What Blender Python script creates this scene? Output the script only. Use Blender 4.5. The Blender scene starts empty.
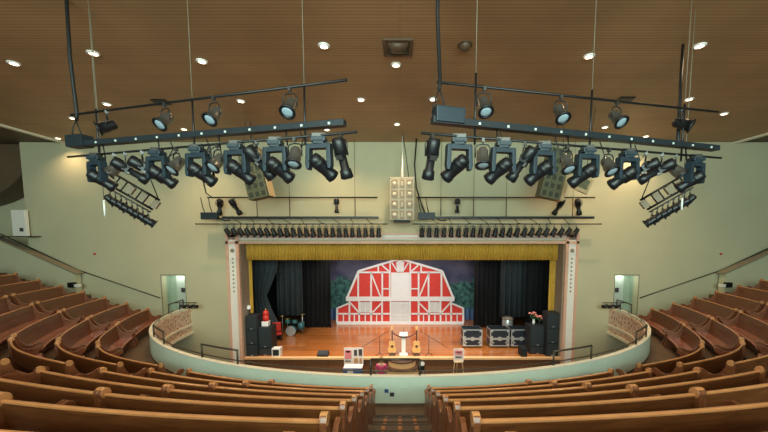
import bpy, bmesh, math, random
from mathutils import Vector, Matrix
random.seed(4)
PI = math.pi
scn = bpy.context.scene
C = scn.collection
ZO = 7.3                      # eye height above the main floor; heights below are measured from the eye

# ------------------------------------------------------------------ camera model
F = 330.0; PX = 400.0; TH = math.atan(F / 4000.0); PY = 235.0 + F * math.tan(TH)

def ray(x, y):
    u = (x - PX) / F; v = -(y - PY) / F; c, s = math.cos(TH), math.sin(TH)
    return (u, c + v * s, -s + v * c)
def aty(x, y, Y):
    r = ray(x, y); t = Y / r[1]; return (r[0] * t, r[2] * t)
def atz(x, y, z):
    r = ray(x, y); t = z / r[2]; return (r[0] * t, r[1] * t)
def proj(X, Y, Z):
    c, s = math.cos(TH), math.sin(TH)
    d = Y * c - Z * s
    if d < .15: return None
    return (PX + F * X / d, PY - F * (Y * s + Z * c) / d)

# ------------------------------------------------------------------ materials
def mat(name, col, rough=.6, metal=0., var=0., vscale=6., bump=0., emit=None, estr=0., spec=.5, coat=0.):
    m = bpy.data.materials.new(name); m.use_nodes = True
    nt = m.node_tree; b = nt.nodes['Principled BSDF']
    b.inputs['Base Color'].default_value = (*col, 1)
    b.inputs['Roughness'].default_value = rough
    b.inputs['Metallic'].default_value = metal
    b.inputs['Specular IOR Level'].default_value = spec
    b.inputs['Coat Weight'].default_value = coat
    tc = nt.nodes.new('ShaderNodeTexCoord')
    n = nt.nodes.new('ShaderNodeTexNoise'); n.inputs['Scale'].default_value = vscale; n.inputs['Detail'].default_value = 5
    nt.links.new(tc.outputs['Object'], n.inputs['Vector'])
    r = nt.nodes.new('ShaderNodeValToRGB')
    r.color_ramp.elements[0].position = .3; r.color_ramp.elements[1].position = .7
    r.color_ramp.elements[0].color = (*[c * (1 - var) for c in col], 1)
    r.color_ramp.elements[1].color = (*[min(1, c * (1 + var)) for c in col], 1)
    nt.links.new(n.outputs['Fac'], r.inputs['Fac'])
    nt.links.new(r.outputs['Color'], b.inputs['Base Color'])
    if bump:
        bp = nt.nodes.new('ShaderNodeBump'); bp.inputs['Strength'].default_value = bump; bp.inputs['Distance'].default_value = .01
        nt.links.new(n.outputs['Fac'], bp.inputs['Height']); nt.links.new(bp.outputs['Normal'], b.inputs['Normal'])
    if emit:
        b.inputs['Emission Color'].default_value = (*emit, 1); b.inputs['Emission Strength'].default_value = estr
    return m

def wood(name, c1, c2, scale=(2, 2, 30), rough=.35, coat=.3):
    m = bpy.data.materials.new(name); m.use_nodes = True
    nt = m.node_tree; b = nt.nodes['Principled BSDF']
    b.inputs['Roughness'].default_value = rough; b.inputs['Coat Weight'].default_value = coat; b.inputs['Coat Roughness'].default_value = .25
    tc = nt.nodes.new('ShaderNodeTexCoord'); mp = nt.nodes.new('ShaderNodeMapping')
    mp.inputs['Scale'].default_value = scale
    nt.links.new(tc.outputs['Object'], mp.inputs['Vector'])
    n = nt.nodes.new('ShaderNodeTexNoise'); n.inputs['Scale'].default_value = 1.; n.inputs['Detail'].default_value = 6; n.inputs['Distortion'].default_value = .6
    nt.links.new(mp.outputs['Vector'], n.inputs['Vector'])
    r = nt.nodes.new('ShaderNodeValToRGB')
    r.color_ramp.elements[0].position = .32; r.color_ramp.elements[1].position = .68
    r.color_ramp.elements[0].color = (*c1, 1); r.color_ramp.elements[1].color = (*c2, 1)
    nt.links.new(n.outputs['Fac'], r.inputs['Fac'])
    nt.links.new(r.outputs['Color'], b.inputs['Base Color'])
    return m

def planks(name, c1, c2, cm, row, length, mortar, rough=.5, coat=0., rot=0., offset=.37):
    m = bpy.data.materials.new(name); m.use_nodes = True
    nt = m.node_tree; b = nt.nodes['Principled BSDF']
    b.inputs['Roughness'].default_value = rough; b.inputs['Coat Weight'].default_value = coat; b.inputs['Coat Roughness'].default_value = .12
    tc = nt.nodes.new('ShaderNodeTexCoord'); mp = nt.nodes.new('ShaderNodeMapping')
    mp.inputs['Rotation'].default_value = (0, 0, rot)
    nt.links.new(tc.outputs['Object'], mp.inputs['Vector'])
    br = nt.nodes.new('ShaderNodeTexBrick')
    br.inputs['Scale'].default_value = 1.; br.inputs['Brick Width'].default_value = length; br.inputs['Row Height'].default_value = row
    br.inputs['Mortar Size'].default_value = mortar; br.inputs['Mortar Smooth'].default_value = .3; br.offset = offset
    br.inputs['Color1'].default_value = (*c1, 1); br.inputs['Color2'].default_value = (*c2, 1); br.inputs['Mortar'].default_value = (*cm, 1)
    nt.links.new(mp.outputs['Vector'], br.inputs['Vector'])
    n = nt.nodes.new('ShaderNodeTexNoise'); n.inputs['Scale'].default_value = .5; n.inputs['Detail'].default_value = 4
    nt.links.new(tc.outputs['Object'], n.inputs['Vector'])
    r = nt.nodes.new('ShaderNodeValToRGB')
    r.color_ramp.elements[0].position = .3; r.color_ramp.elements[1].position = .7
    r.color_ramp.elements[0].color = (.82, .82, .82, 1); r.color_ramp.elements[1].color = (1.1, 1.1, 1.1, 1)
    nt.links.new(n.outputs['Fac'], r.inputs['Fac'])
    mx = nt.nodes.new('ShaderNodeMixRGB'); mx.blend_type = 'MULTIPLY'; mx.inputs[0].default_value = 1
    nt.links.new(br.outputs['Color'], mx.inputs[1]); nt.links.new(r.outputs['Color'], mx.inputs[2])
    nt.links.new(mx.outputs['Color'], b.inputs['Base Color'])
    return m

def lattice_mat(name, c1, c2, sc):
    m = bpy.data.materials.new(name); m.use_nodes = True
    nt = m.node_tree; b = nt.nodes['Principled BSDF']; b.inputs['Roughness'].default_value = .6
    tc = nt.nodes.new('ShaderNodeTexCoord')
    v = nt.nodes.new('ShaderNodeTexVoronoi'); v.inputs['Scale'].default_value = sc; v.feature = 'DISTANCE_TO_EDGE'
    nt.links.new(tc.outputs['Object'], v.inputs['Vector'])
    r = nt.nodes.new('ShaderNodeValToRGB'); r.color_ramp.elements[0].position = .08; r.color_ramp.elements[1].position = .25
    r.color_ramp.elements[0].color = (*c1, 1); r.color_ramp.elements[1].color = (*c2, 1)
    nt.links.new(v.outputs['Distance'], r.inputs['Fac']); nt.links.new(r.outputs['Color'], b.inputs['Base Color'])
    return m

def backdrop_mat(name):
    # the painting on the cloth: dusk sky, tree line, a blue fence at the foot
    m = bpy.data.materials.new(name); m.use_nodes = True
    nt = m.node_tree; b = nt.nodes['Principled BSDF']; b.inputs['Roughness'].default_value = .9
    L = nt.links.new
    tc = nt.nodes.new('ShaderNodeTexCoord'); sx = nt.nodes.new('ShaderNodeSeparateXYZ'); L(tc.outputs['Object'], sx.inputs[0])
    sky = nt.nodes.new('ShaderNodeTexNoise'); sky.inputs['Scale'].default_value = .5; sky.inputs['Detail'].default_value = 5
    L(tc.outputs['Object'], sky.inputs['Vector'])
    rs = nt.nodes.new('ShaderNodeValToRGB')
    rs.color_ramp.elements[0].position = .35; rs.color_ramp.elements[1].position = .68
    rs.color_ramp.elements[0].color = (.05, .05, .10, 1); rs.color_ramp.elements[1].color = (.17, .15, .20, 1)
    L(sky.outputs['Fac'], rs.inputs['Fac'])
    fo = nt.nodes.new('ShaderNodeTexNoise'); fo.inputs['Scale'].default_value = 3.5; fo.inputs['Detail'].default_value = 8
    L(tc.outputs['Object'], fo.inputs['Vector'])
    rf = nt.nodes.new('ShaderNodeValToRGB')
    rf.color_ramp.elements[0].position = .35; rf.color_ramp.elements[1].position = .7
    rf.color_ramp.elements[0].color = (.01, .035, .045, 1); rf.color_ramp.elements[1].color = (.08, .21, .17, 1)
    L(fo.outputs['Fac'], rf.inputs['Fac'])
    edge = nt.nodes.new('ShaderNodeTexNoise'); edge.inputs['Scale'].default_value = .8; edge.inputs['Detail'].default_value = 6
    L(tc.outputs['Object'], edge.inputs['Vector'])
    ma = nt.nodes.new('ShaderNodeMath'); ma.operation = 'MULTIPLY_ADD'; ma.inputs[1].default_value = -3.0; L(edge.outputs['Fac'], ma.inputs[0]); L(sx.outputs['Z'], ma.inputs[2])
    gt = nt.nodes.new('ShaderNodeMapRange'); gt.inputs[1].default_value = 1.15; gt.inputs[2].default_value = 1.35; L(ma.outputs[0], gt.inputs[0])
    m1 = nt.nodes.new('ShaderNodeMixRGB'); L(gt.outputs[0], m1.inputs[0]); L(rf.outputs['Color'], m1.inputs[1]); L(rs.outputs['Color'], m1.inputs[2])
    wv = nt.nodes.new('ShaderNodeTexWave'); wv.inputs['Scale'].default_value = .9; wv.bands_direction = 'X'; L(tc.outputs['Object'], wv.inputs['Vector'])
    rw = nt.nodes.new('ShaderNodeValToRGB'); rw.color_ramp.elements[0].color = (.02, .05, .13, 1); rw.color_ramp.elements[1].color = (.11, .2, .36, 1)
    L(wv.outputs['Fac'], rw.inputs['Fac'])
    g2 = nt.nodes.new('ShaderNodeMapRange'); g2.inputs[1].default_value = .78; g2.inputs[2].default_value = .84; L(sx.outputs['Z'], g2.inputs[0])
    m2 = nt.nodes.new('ShaderNodeMixRGB'); L(g2.outputs[0], m2.inputs[0]); L(rw.outputs['Color'], m2.inputs[1]); L(m1.outputs['Color'], m2.inputs[2])
    L(m2.outputs['Color'], b.inputs['Base Color'])
    return m

M = {}
M['wall'] = mat('plaster_sage', (.56, .525, .35), .75, var=.04, vscale=.7)
M['mint'] = mat('mint_paint', (.70, .85, .71), .5, var=.04, vscale=1.2)
M['cream'] = mat('cream_paint', (.86, .80, .66), .5, var=.04)
M['creamwhite'] = mat('cream_white_paint', (.90, .85, .79), .5, var=.03)
M['pink'] = mat('rose_trim_paint', (.74, .44, .32), .5, var=.05)
M['reveal'] = mat('grey_taupe_paint', (.30, .25, .19), .7, var=.05)
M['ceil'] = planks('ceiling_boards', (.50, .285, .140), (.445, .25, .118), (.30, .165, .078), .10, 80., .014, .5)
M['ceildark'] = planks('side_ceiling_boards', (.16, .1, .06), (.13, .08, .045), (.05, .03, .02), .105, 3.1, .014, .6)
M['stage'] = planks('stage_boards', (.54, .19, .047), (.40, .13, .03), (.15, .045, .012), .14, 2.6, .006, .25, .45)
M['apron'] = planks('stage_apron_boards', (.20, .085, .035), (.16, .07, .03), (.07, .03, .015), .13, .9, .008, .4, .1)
M['lip'] = wood('stage_lip_oak', (.72, .42, .2), (.85, .55, .28), (1, 6, 6), .35)
M['floor'] = mat('brown_floor_paint', (.145, .088, .055), .6, var=.2, vscale=3)
M['tread'] = planks('aisle_boards', (.10, .063, .045), (.085, .053, .038), (.03, .02, .015), .28, 3, .02, .5)
M['nosing'] = mat('dark_nosing', (.028, .022, .02), .6, var=.2)
M['marker'] = mat('amber_tread_marker', (.33, .13, .035), .5, var=.25, vscale=40)
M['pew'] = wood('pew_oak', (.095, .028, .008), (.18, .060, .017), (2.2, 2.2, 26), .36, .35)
M['pewrail_lit'] = wood('pew_rail_oak_highlight', (.50, .205, .075), (.62, .28, .11), (3, 3, 12), .27, .5)  # oak of rails and scrolls lightened: downlight highlights put into the colour
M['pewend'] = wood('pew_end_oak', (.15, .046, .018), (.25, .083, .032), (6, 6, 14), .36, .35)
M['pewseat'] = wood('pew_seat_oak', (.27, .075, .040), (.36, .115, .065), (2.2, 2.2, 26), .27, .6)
M['black'] = mat('black_steel', (.007, .008, .010), .42, var=.2)
M['bluesteel'] = mat('blue_grey_steel', (.012, .026, .038), .5, var=.12)
M['raceway'] = mat('raceway_paint', (.012, .020, .026), .45, var=.12)
M['socket'] = mat('white_socket', (.62, .68, .62), .4)
M['silver'] = mat('brushed_can', (.20, .185, .16), .35, .7, var=.1)
M['lens'] = mat('pale_lens_glass', (.36, .47, .54), .12, var=.08, vscale=40, coat=.5)
M['darklens'] = mat('dark_lens_glass', (.03, .035, .045), .1, coat=.5)
M['clamp'] = mat('clamp_alloy', (.09, .085, .08), .4, .6)
M['cable'] = mat('cable_rubber', (.012, .012, .013), .6)
M['palecord'] = mat('pale_wire_rope', (.20, .165, .115), .6, var=.1)
M['white'] = mat('white_plastic', (.82, .82, .78), .4)
M['glow'] = mat('downlight_lamp', (1, .9, .7), .4, emit=(1., .80, .52), estr=9.)
M['gold'] = mat('gold_velour', (.64, .37, .05), .7, var=.12, vscale=9)
M['blackvel'] = mat('black_velour', (.008, .009, .011), .9, var=.2)
M['greyvel'] = mat('slate_velour', (.050, .064, .074), .85, var=.2)
M['red'] = mat('barn_red_boards', (.58, .030, .020), .6, var=.1)
M['barnwhite'] = mat('barn_white_paint', (.74, .72, .71), .6, var=.03)
M['barngrey'] = mat('barn_door_boards', (.60, .60, .59), .6, var=.06)
M['backdrop'] = backdrop_mat('painted_backdrop')
M['speaker'] = mat('speaker_black', (.010, .014, .017), .6, var=.3, vscale=20)
M['grille'] = mat('speaker_grille', (.018, .027, .032), .55, var=.35, vscale=60)
M['case'] = mat('case_laminate', (.012, .018, .026), .4, var=.2)
M['alu'] = mat('aluminium_edge', (.55, .60, .60), .3, .6)
M['clusterwhite'] = mat('cluster_cream', (.47, .43, .32), .55, var=.05)
M['cell'] = mat('horn_cell_tan', (.30, .24, .16), .6)
M['cellpale'] = mat('horn_mouth_pale', (.72, .68, .55), .6)
M['olive'] = mat('olive_grille', (.16, .155, .085), .6, var=.25, vscale=14)
M['olivedark'] = mat('olive_slot', (.055, .062, .04), .7)
M['maple'] = mat('pale_maple', (.62, .45, .25), .5, var=.06)
M['lattice'] = lattice_mat('rose_lattice', (.74, .55, .44), (.48, .26, .19), 5.)
M['rail'] = mat('bronze_rail', (.075, .062, .048), .4, .4)
M['doorpaint'] = mat('pale_door_paint', (.52, .58, .50), .5, var=.03)
M['doorback'] = mat('lobby_green', (.36, .44, .33), .7, var=.03)
M['tan'] = mat('tan_step_oak', (.72, .45, .22), .4, var=.08)
M['brown'] = mat('dark_brown_wood', (.07, .035, .02), .5, var=.2)
M['guitar'] = mat('honey_guitar', (.78, .45, .16), .35, var=.1)
M['rope'] = mat('maroon_rope', (.16, .04, .03), .7)
M['pinkcloth'] = mat('pink_cotton', (.62, .07, .20), .8, var=.1)
M['skin'] = mat('skin', (.62, .36, .25), .5)
M['blond'] = mat('blond_hair', (.36, .21, .09), .6, var=.2, vscale=60)
M['denim'] = mat('denim', (.05, .07, .13), .8)
M['signwhite'] = mat('sign_board', (.82, .72, .66), .5)
M['signpink'] = mat('sign_pink_ink', (.70, .22, .25), .5)
M['signdark'] = mat('sign_dark_ink', (.05, .04, .05), .5)
M['signtan'] = mat('sign_tan_ink', (.55, .28, .12), .5)
M['blue'] = mat('blue_drape', (.05, .13, .40), .6, var=.3, vscale=6)
M['redpaint'] = mat('red_lacquer', (.50, .03, .02), .35)
M['flower'] = mat('coral_petals', (.66, .22, .18), .7, var=.3, vscale=30)
M['leaf'] = mat('leaf_green', (.05, .13, .05), .6)
M['brass'] = mat('brass', (.5, .36, .12), .3, .9)
M['drum'] = mat('teal_drum_shell', (.03, .12, .13), .3)
M['vent'] = mat('brown_metal_vent', (.10, .055, .03), .5)
M['notice'] = mat('navy_notice', (.03, .10, .26), .5, var=.2, vscale=20)
M['alarm'] = mat('alarm_red', (.5, .02, .02), .4)

# ------------------------------------------------------------------ mesh helpers
def BM(): return bmesh.new()
def box(bm, x0, y0, z0, x1, y1, z1, mi=0):
    vs = [bm.verts.new(p) for p in ((x0,y0,z0),(x1,y0,z0),(x1,y1,z0),(x0,y1,z0),(x0,y0,z1),(x1,y0,z1),(x1,y1,z1),(x0,y1,z1))]
    for f in ((3,2,1,0),(4,5,6,7),(0,1,5,4),(1,2,6,5),(2,3,7,6),(3,0,4,7)):
        fc = bm.faces.new([vs[i] for i in f]); fc.material_index = mi
    return vs
def cbox(bm, cx, cy, cz, sx, sy, sz, mi=0):
    return box(bm, cx - sx/2, cy - sy/2, cz - sz/2, cx + sx/2, cy + sy/2, cz + sz/2, mi)
def tube(bm, pts, r, seg=8, mi=0, cap=True):
    pts = [Vector(p) for p in pts]; rings = []
    up = None
    for i, p in enumerate(pts):
        a = pts[max(0, i-1)]; b = pts[min(len(pts)-1, i+1)]
        d = (b - a).normalized()
        if up is None:
            up = Vector((0,0,1)) if abs(d.z) < .9 else Vector((1,0,0))
        u = (up - d * up.dot(d)).normalized(); w = d.cross(u); up = u
        rr = r[i] if isinstance(r, (list, tuple)) else r
        rings.append([bm.verts.new(p + u*math.cos(2*PI*k/seg)*rr + w*math.sin(2*PI*k/seg)*rr) for k in range(seg)])
    for i in range(len(rings)-1):
        for k in range(seg):
            f = bm.faces.new((rings[i][k], rings[i][(k+1)%seg], rings[i+1][(k+1)%seg], rings[i+1][k])); f.material_index = mi; f.smooth = True
    if cap:
        f = bm.faces.new(rings[0][::-1]); f.material_index = mi
        f = bm.faces.new(rings[-1]); f.material_index = mi
def lathe(bm, prof, seg=16, M4=None, mi=0, close=True):
    # prof: list of (r, z) along local z
    M4 = M4 or Matrix.Identity(4); rings = []
    for r, z in prof:
        rings.append([bm.verts.new(M4 @ Vector((max(r,1e-4)*math.cos(2*PI*k/seg), max(r,1e-4)*math.sin(2*PI*k/seg), z))) for k in range(seg)])
    for i in range(len(rings)-1):
        for k in range(seg):
            f = bm.faces.new((rings[i][k], rings[i][(k+1)%seg], rings[i+1][(k+1)%seg], rings[i+1][k])); f.material_index = mi; f.smooth = True
    if close:
        bm.faces.new(rings[0][::-1]).material_index = mi; bm.faces.new(rings[-1]).material_index = mi
def prism(bm, poly, fn0, fn1, mi=0):
    # extrude polygon [(a,b)] between two mapping functions
    v0 = [bm.verts.new(fn0(a, b)) for a, b in poly]; v1 = [bm.verts.new(fn1(a, b)) for a, b in poly]
    n = len(poly)
    for f in (v0[::-1], v1):
        bm.faces.new(f).material_index = mi
    for i in range(n):
        bm.faces.new((v0[i], v0[(i+1)%n], v1[(i+1)%n], v1[i])).material_index = mi
def xzprism(bm, poly, y0, y1, mi=0):
    prism(bm, poly, lambda a, b: (a, y0, b), lambda a, b: (a, y1, b), mi)
def beam2(bm, p, q, w, y0, y1, mi=0):
    # a flat board between two points of the x-z plane
    p = Vector(p); q = Vector(q); d = (q - p).normalized(); n = Vector((-d.y, d.x)) * w / 2
    xzprism(bm, [tuple(p - n), tuple(q - n), tuple(q + n), tuple(p + n)], y0, y1, mi)

def mk(name, bm, mats, bevel=0):
    me = bpy.data.meshes.new(name)
    bmesh.ops.recalc_face_normals(bm, faces=bm.faces)
    if bevel:
        es = [e for e in bm.edges if len(e.link_faces) == 2 and e.calc_face_angle(0) > .6]
        bmesh.ops.bevel(bm, geom=es, offset=bevel, segments=2, affect='EDGES', profile=.7, clamp_overlap=True)
    bm.to_mesh(me); bm.free()
    for m in (mats if isinstance(mats, (list, tuple)) else [mats]): me.materials.append(M[m] if isinstance(m, str) else m)
    return me
def link(name, me, parent=None, loc=(0,0,0), rot=(0,0,0)):
    o = bpy.data.objects.new(name, me); C.objects.link(o)
    o.location = loc; o.rotation_euler = rot
    if parent is not None: o.parent = parent
    return o
def tag(o, label=None, cat=None, group=None, kind=None):
    if label: o['label'] = label
    if cat: o['category'] = cat
    if group: o['group'] = group
    if kind: o['kind'] = kind
    return o
def thing(name, label, cat, loc, rot=(0,0,0), group=None):
    o = bpy.data.objects.new(name, None); C.objects.link(o); o.empty_display_size = .2
    o.location = (loc[0], loc[1], loc[2] + ZO); o.rotation_euler = rot
    return tag(o, label, cat, group)
def part(name, bm, mats, parent, origin=(0,0,0), bevel=0, label=None):
    # origin: subtracted from the mesh, which is given in the parent's frame shifted by origin
    if origin != (0,0,0): bmesh.ops.translate(bm, verts=bm.verts, vec=(-origin[0], -origin[1], -origin[2]))
    o = link(name, mk(name, bm, mats, bevel), parent)
    if label: o['label'] = label
    return o
def solo(name, bm, mats, label, cat, group=None, bevel=0, origin=None):
    # a thing that is one mesh, built in eye coordinates
    if origin is None:
        n = len(bm.verts); xs = [v.co.x for v in bm.verts]; ys = [v.co.y for v in bm.verts]; zs = [v.co.z for v in bm.verts]
        origin = ((min(xs)+max(xs))/2, (min(ys)+max(ys))/2, min(zs))
    bmesh.ops.translate(bm, verts=bm.verts, vec=(-origin[0], -origin[1], -origin[2]))
    o = link(name, mk(name, bm, mats, bevel), None, (origin[0], origin[1], origin[2] + ZO))
    return tag(o, label, cat, group)
def struct(name, bm, mats, bevel=0, label=None):
    bmesh.ops.translate(bm, verts=bm.verts, vec=(0, 0, ZO))
    o = link(name, mk(name, bm, mats, bevel))
    return tag(o, label, None, None, 'structure')
ORD = ['', 'first', 'second', 'third', 'fourth', 'fifth', 'sixth', 'seventh', 'eighth', 'ninth', 'tenth', 'eleventh', 'twelfth',
       'thirteenth', 'fourteenth', 'fifteenth', 'sixteenth', 'seventeenth', 'eighteenth', 'nineteenth', 'twentieth',
       'twenty-first', 'twenty-second', 'twenty-third', 'twenty-fourth']
SIDE = {-1: 'left', 1: 'right'}

# ------------------------------------------------------------------ the horseshoe balcony
EA, EB, EY = 10.5, 7.4, 15.5
def off(t, d, s):
    tt = min(t, PI/2)
    x, y = EA * math.sin(tt), EY - EB * math.cos(tt)
    nx, ny = x / EA**2, (y - EY) / EB**2
    l = math.hypot(nx, ny); nx /= l; ny /= l
    y += max(0, t - PI/2) * 8
    return (s * (x + d * nx), y + d * ny)
def nrm(t, s):
    a = off(t, 0, s); b = off(t, 1, s); return (b[0]-a[0], b[1]-a[1])
def dk(k): return 1.05 + .88 * (k - 1)
def ztop(t, k):
    q = min(1, max(0, (t - .3) / .9)); q = q*q*(3 - 2*q)
    return -3.37 + (k - 1) * (.366 + (.28 - .366) * q)
def solve_t(k, X, dd=0.):
    lo, hi = 0., 1.
    for _ in range(50):
        m = (lo + hi) / 2
        if off(m, dk(k) + dd, 1)[0] < X: lo = m
        else: hi = m
    return lo
def bump(t, k): return .40 * max(0, 1 - .10*(k - 1)) * (math.cos(PI/2*(t - .88)/.38)**2 if abs(t - .88) < .38 else 0)
def rowoff(t, k, s): return off(t, dk(k) + bump(t, k), s)
FH = .95                       # pew back height over its floor
TW = PI/2 + .6/8               # where the balcony meets the stage wall

def sweep(bm, prof, ts, s, zf, mi=0, dbase=0., close=True):
    rings = []
    for t in ts:
        ring = []
        for d, z in prof:
            p = off(t, (dbase(t) if callable(dbase) else dbase) + (d(t) if callable(d) else d), s); ring.append(bm.verts.new((p[0], p[1], zf(t) + z)))
        rings.append(ring)
    n = len(prof)
    for i in range(len(rings) - 1):
        for j in range(n if close else n - 1):
            bm.faces.new((rings[i][j], rings[i][(j+1)%n], rings[i+1][(j+1)%n], rings[i+1][j])).material_index = mi
    if close:
        bm.faces.new(rings[0][::-1]).material_index = mi; bm.faces.new(rings[-1]).material_index = mi
def lin(a, b, n): return [a + (b - a) * i / (n - 1) for i in range(n)]

# tiers of the balcony floor
bm = BM()
for s in (-1, 1):
    ts = lin(0, TW, 50)
    prev = 0.0
    for k in range(1, 12):
        d0 = (lambda t, k=k: 0.0) if k == 1 else (lambda t, k=k: dk(k-1) + .18 + bump(t, k-1))
        d1 = (lambda t, k=k: dk(k) + .18 + bump(t, k))
        sweep(bm, [(d0, -FH - .5), (d0, -FH), (d1, -FH), (d1, -FH - .5)], ts, s, (lambda t, k=k: ztop(t, k)))
struct('floor', bm, 'floor')
# aisle steps : half steps between the tiers
bm = BM()
def aisle(bm, s, t0f, t1f, n):
    for k in range(1, 11):
        r = .5 * (ztop(t0f(k), k+1) - ztop(t0f(k), k))
        d1 = dk(k) + .18
        ts = lin(t0f(k), t1f(k), n)
        zf = lambda t, k=k: ztop(t, k)
        rr = lambda t, k=k: ztop(t, k)
        sweep(bm, [(d1 - .40, -FH - .05), (d1 - .40, -FH + r), (d1 + .01, -FH + r), (d1 + .01, -FH - .05)], ts, s, zf, 0)
        for dd, h in ((d1 - .40, -FH + r), (d1, -FH + 2*r)):
            sweep(bm, [(dd - .012, h - .06), (dd - .012, h + .006), (dd + .05, h + .006), (dd + .05, h - .06)], ts, s, zf, 1)
        sweep(bm, [(d1 + .05, -FH + 2*r - .02), (d1 + .05, -FH + 2*r + .004), (d1 + .48, -FH + 2*r + .004), (d1 + .48, -FH + 2*r - .02)], ts, s, zf, 0)
        if t0f(k) < .01:
            for h, dd in ((-FH + r, d1 - .40), (-FH + 2*r, d1)):
                for cx in ((0.0,) if s < 0 else ()) + (.31,):
                    t0 = solve_t(k, max(0, cx - .035)); t1 = solve_t(k, cx + .035)
                    if cx == 0.0:
                        for s2 in (-1, 1):
                            sweep(bm, [(dd + .055, h), (dd + .055, h + .009), (dd + .20, h + .009), (dd + .20, h)], lin(0, t1, 3), s2, zf, 2)
                    else:
                        sweep(bm, [(dd + .055, h), (dd + .055, h + .009), (dd + .20, h + .009), (dd + .20, h)], lin(t0, t1, 3), s, zf, 2)
for s in (-1, 1):
    aisle(bm, s, lambda k: 0.0, lambda k: solve_t(k, .56), 4)
struct('floor_aisle', bm, ['tread', 'nosing', 'marker'])
bm = BM()
for s in (-1, 1):
    aisle(bm, s, lambda k: .492, lambda k: .568, 6)
struct('floor_aisle.001', bm, ['tread', 'nosing', 'marker'])

# balcony front : mint wall, cream cap, rose lattice fascia, cream mouldings
ts = lin(0, TW, 70)
zc = lambda t: -3.55
bm = BM(); bm2 = BM(); bm3 = BM()
for s in (-1, 1):
    sweep(bm, [(.05, -.90), (.05, -.03), (-.05, -.03), (-.05, -.90)], ts, s, zc)
    sweep(bm2, [(.058, -.035), (.06, .0), (.045, .012), (-.05, .012), (-.07, .0), (-.07, -.035)], ts, s, zc)
    sweep(bm2, [(-.11, -.92), (-.11, -.84), (-.20, -.84), (-.20, -.92)], ts, s, zc)
    sweep(bm2, [(-.0, -1.34), (-.0, -1.22), (-.22, -1.22), (-.22, -1.34)], ts, s, zc)
    sweep(bm3, [(.02, -1.3), (.02, -.7), (-.051, -.10), (-.14, -.10), (-.14, -1.3)], ts, s, zc)
struct('wall_balcony', bm, 'mint')
struct('trim_1', bm2, 'cream')
struct('wall_fascia', bm3, 'lattice')
bm = BM()
for s in (-1, 1):
    sweep(bm, [(.05, -.80), (.05, -.71), (.07, -.71), (.07, -.80)], ts, s, zc)
struct('baseboard_balcony', bm, 'floor')

# ------------------------------------------------------------------ pews
END_PROF = [(.045, 0), (.05, .40), (.085, .72), (.075, .90), (.085, .955), (.06, 1.0), (.01, 1.015), (-.04, .99), (-.06, .94),
            (-.055, .88), (-.10, .76), (-.17, .66), (-.26, .61), (-.36, .62), (-.43, .665), (-.50, .68), (-.555, .645), (-.56, .59),
            (-.52, .555), (-.47, .53), (-.44, .44), (-.46, .32), (-.53, .22), (-.555, .10), (-.555, 0)]
def frame_at(t, k, s):
    p = rowoff(t, k, s); n = nrm(t, s)
    tg = (s * -n[1], s * n[0])            # towards growing t on side s
    e = 1e-3; q = rowoff(min(t, 1.56) + e, k, s); r = rowoff(min(t, 1.56) - e, k, s)
    v = (q[0] - r[0], q[1] - r[1]); l = math.hypot(*v); return p, n, (v[0]/l, v[1]/l)
def end_panel(k, s, t, u0, u1, origin, root, rosette):
    p, n, tg = frame_at(t, k, s); z0 = ztop(t, k) - FH
    bm = BM()
    f = lambda u: (lambda d, z: (p[0] + n[0]*d + tg[0]*u, p[1] + n[1]*d + tg[1]*u, z0 + z))
    prism(bm, END_PROF, f(u0), f(u1))
    e = part('end_panel', bm, 'pewend', root, origin, bevel=.008)
    # rounded scroll on the panel's crown
    bm = BM()
    c = [Vector(f(u)(.012, .955)) for u in (u0 - .004, u1 + .004)]
    tube(bm, c, .062, 14)
    part('scroll', bm, 'pewrail_lit', e, origin, bevel=.006)
    if rosette:
        uu = u0 if abs(u0) > abs(u1) else u1
        sg = -1 if uu == u0 else 1
        bm = BM()
        for rad in (.105, .07):
            ring = [f(uu + sg*.006)(-.24 + rad*math.cos(a), .36 + rad*math.sin(a)) for a in lin(0, 2*PI, 21)]
            tube(bm, ring, .010, 6, cap=False)
        for a in lin(0, 2*PI, 9)[:-1]:
            tube(bm, [f(uu + sg*.006)(-.24 + r*math.cos(a), .36 + r*math.sin(a)) for r in (.015, .07)], .008, 6)
        part('rosette', bm, 'pewend', e, origin)
SECT = [('beside centre aisle', None, .265), ('beside stepped side aisle', .265, .485), ('just past side aisle', .575, .905),
        ('on the corner bend', .945, 'L3'), ('ending at stage wall', 'L3', 1.5)]
npew = 0
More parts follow.
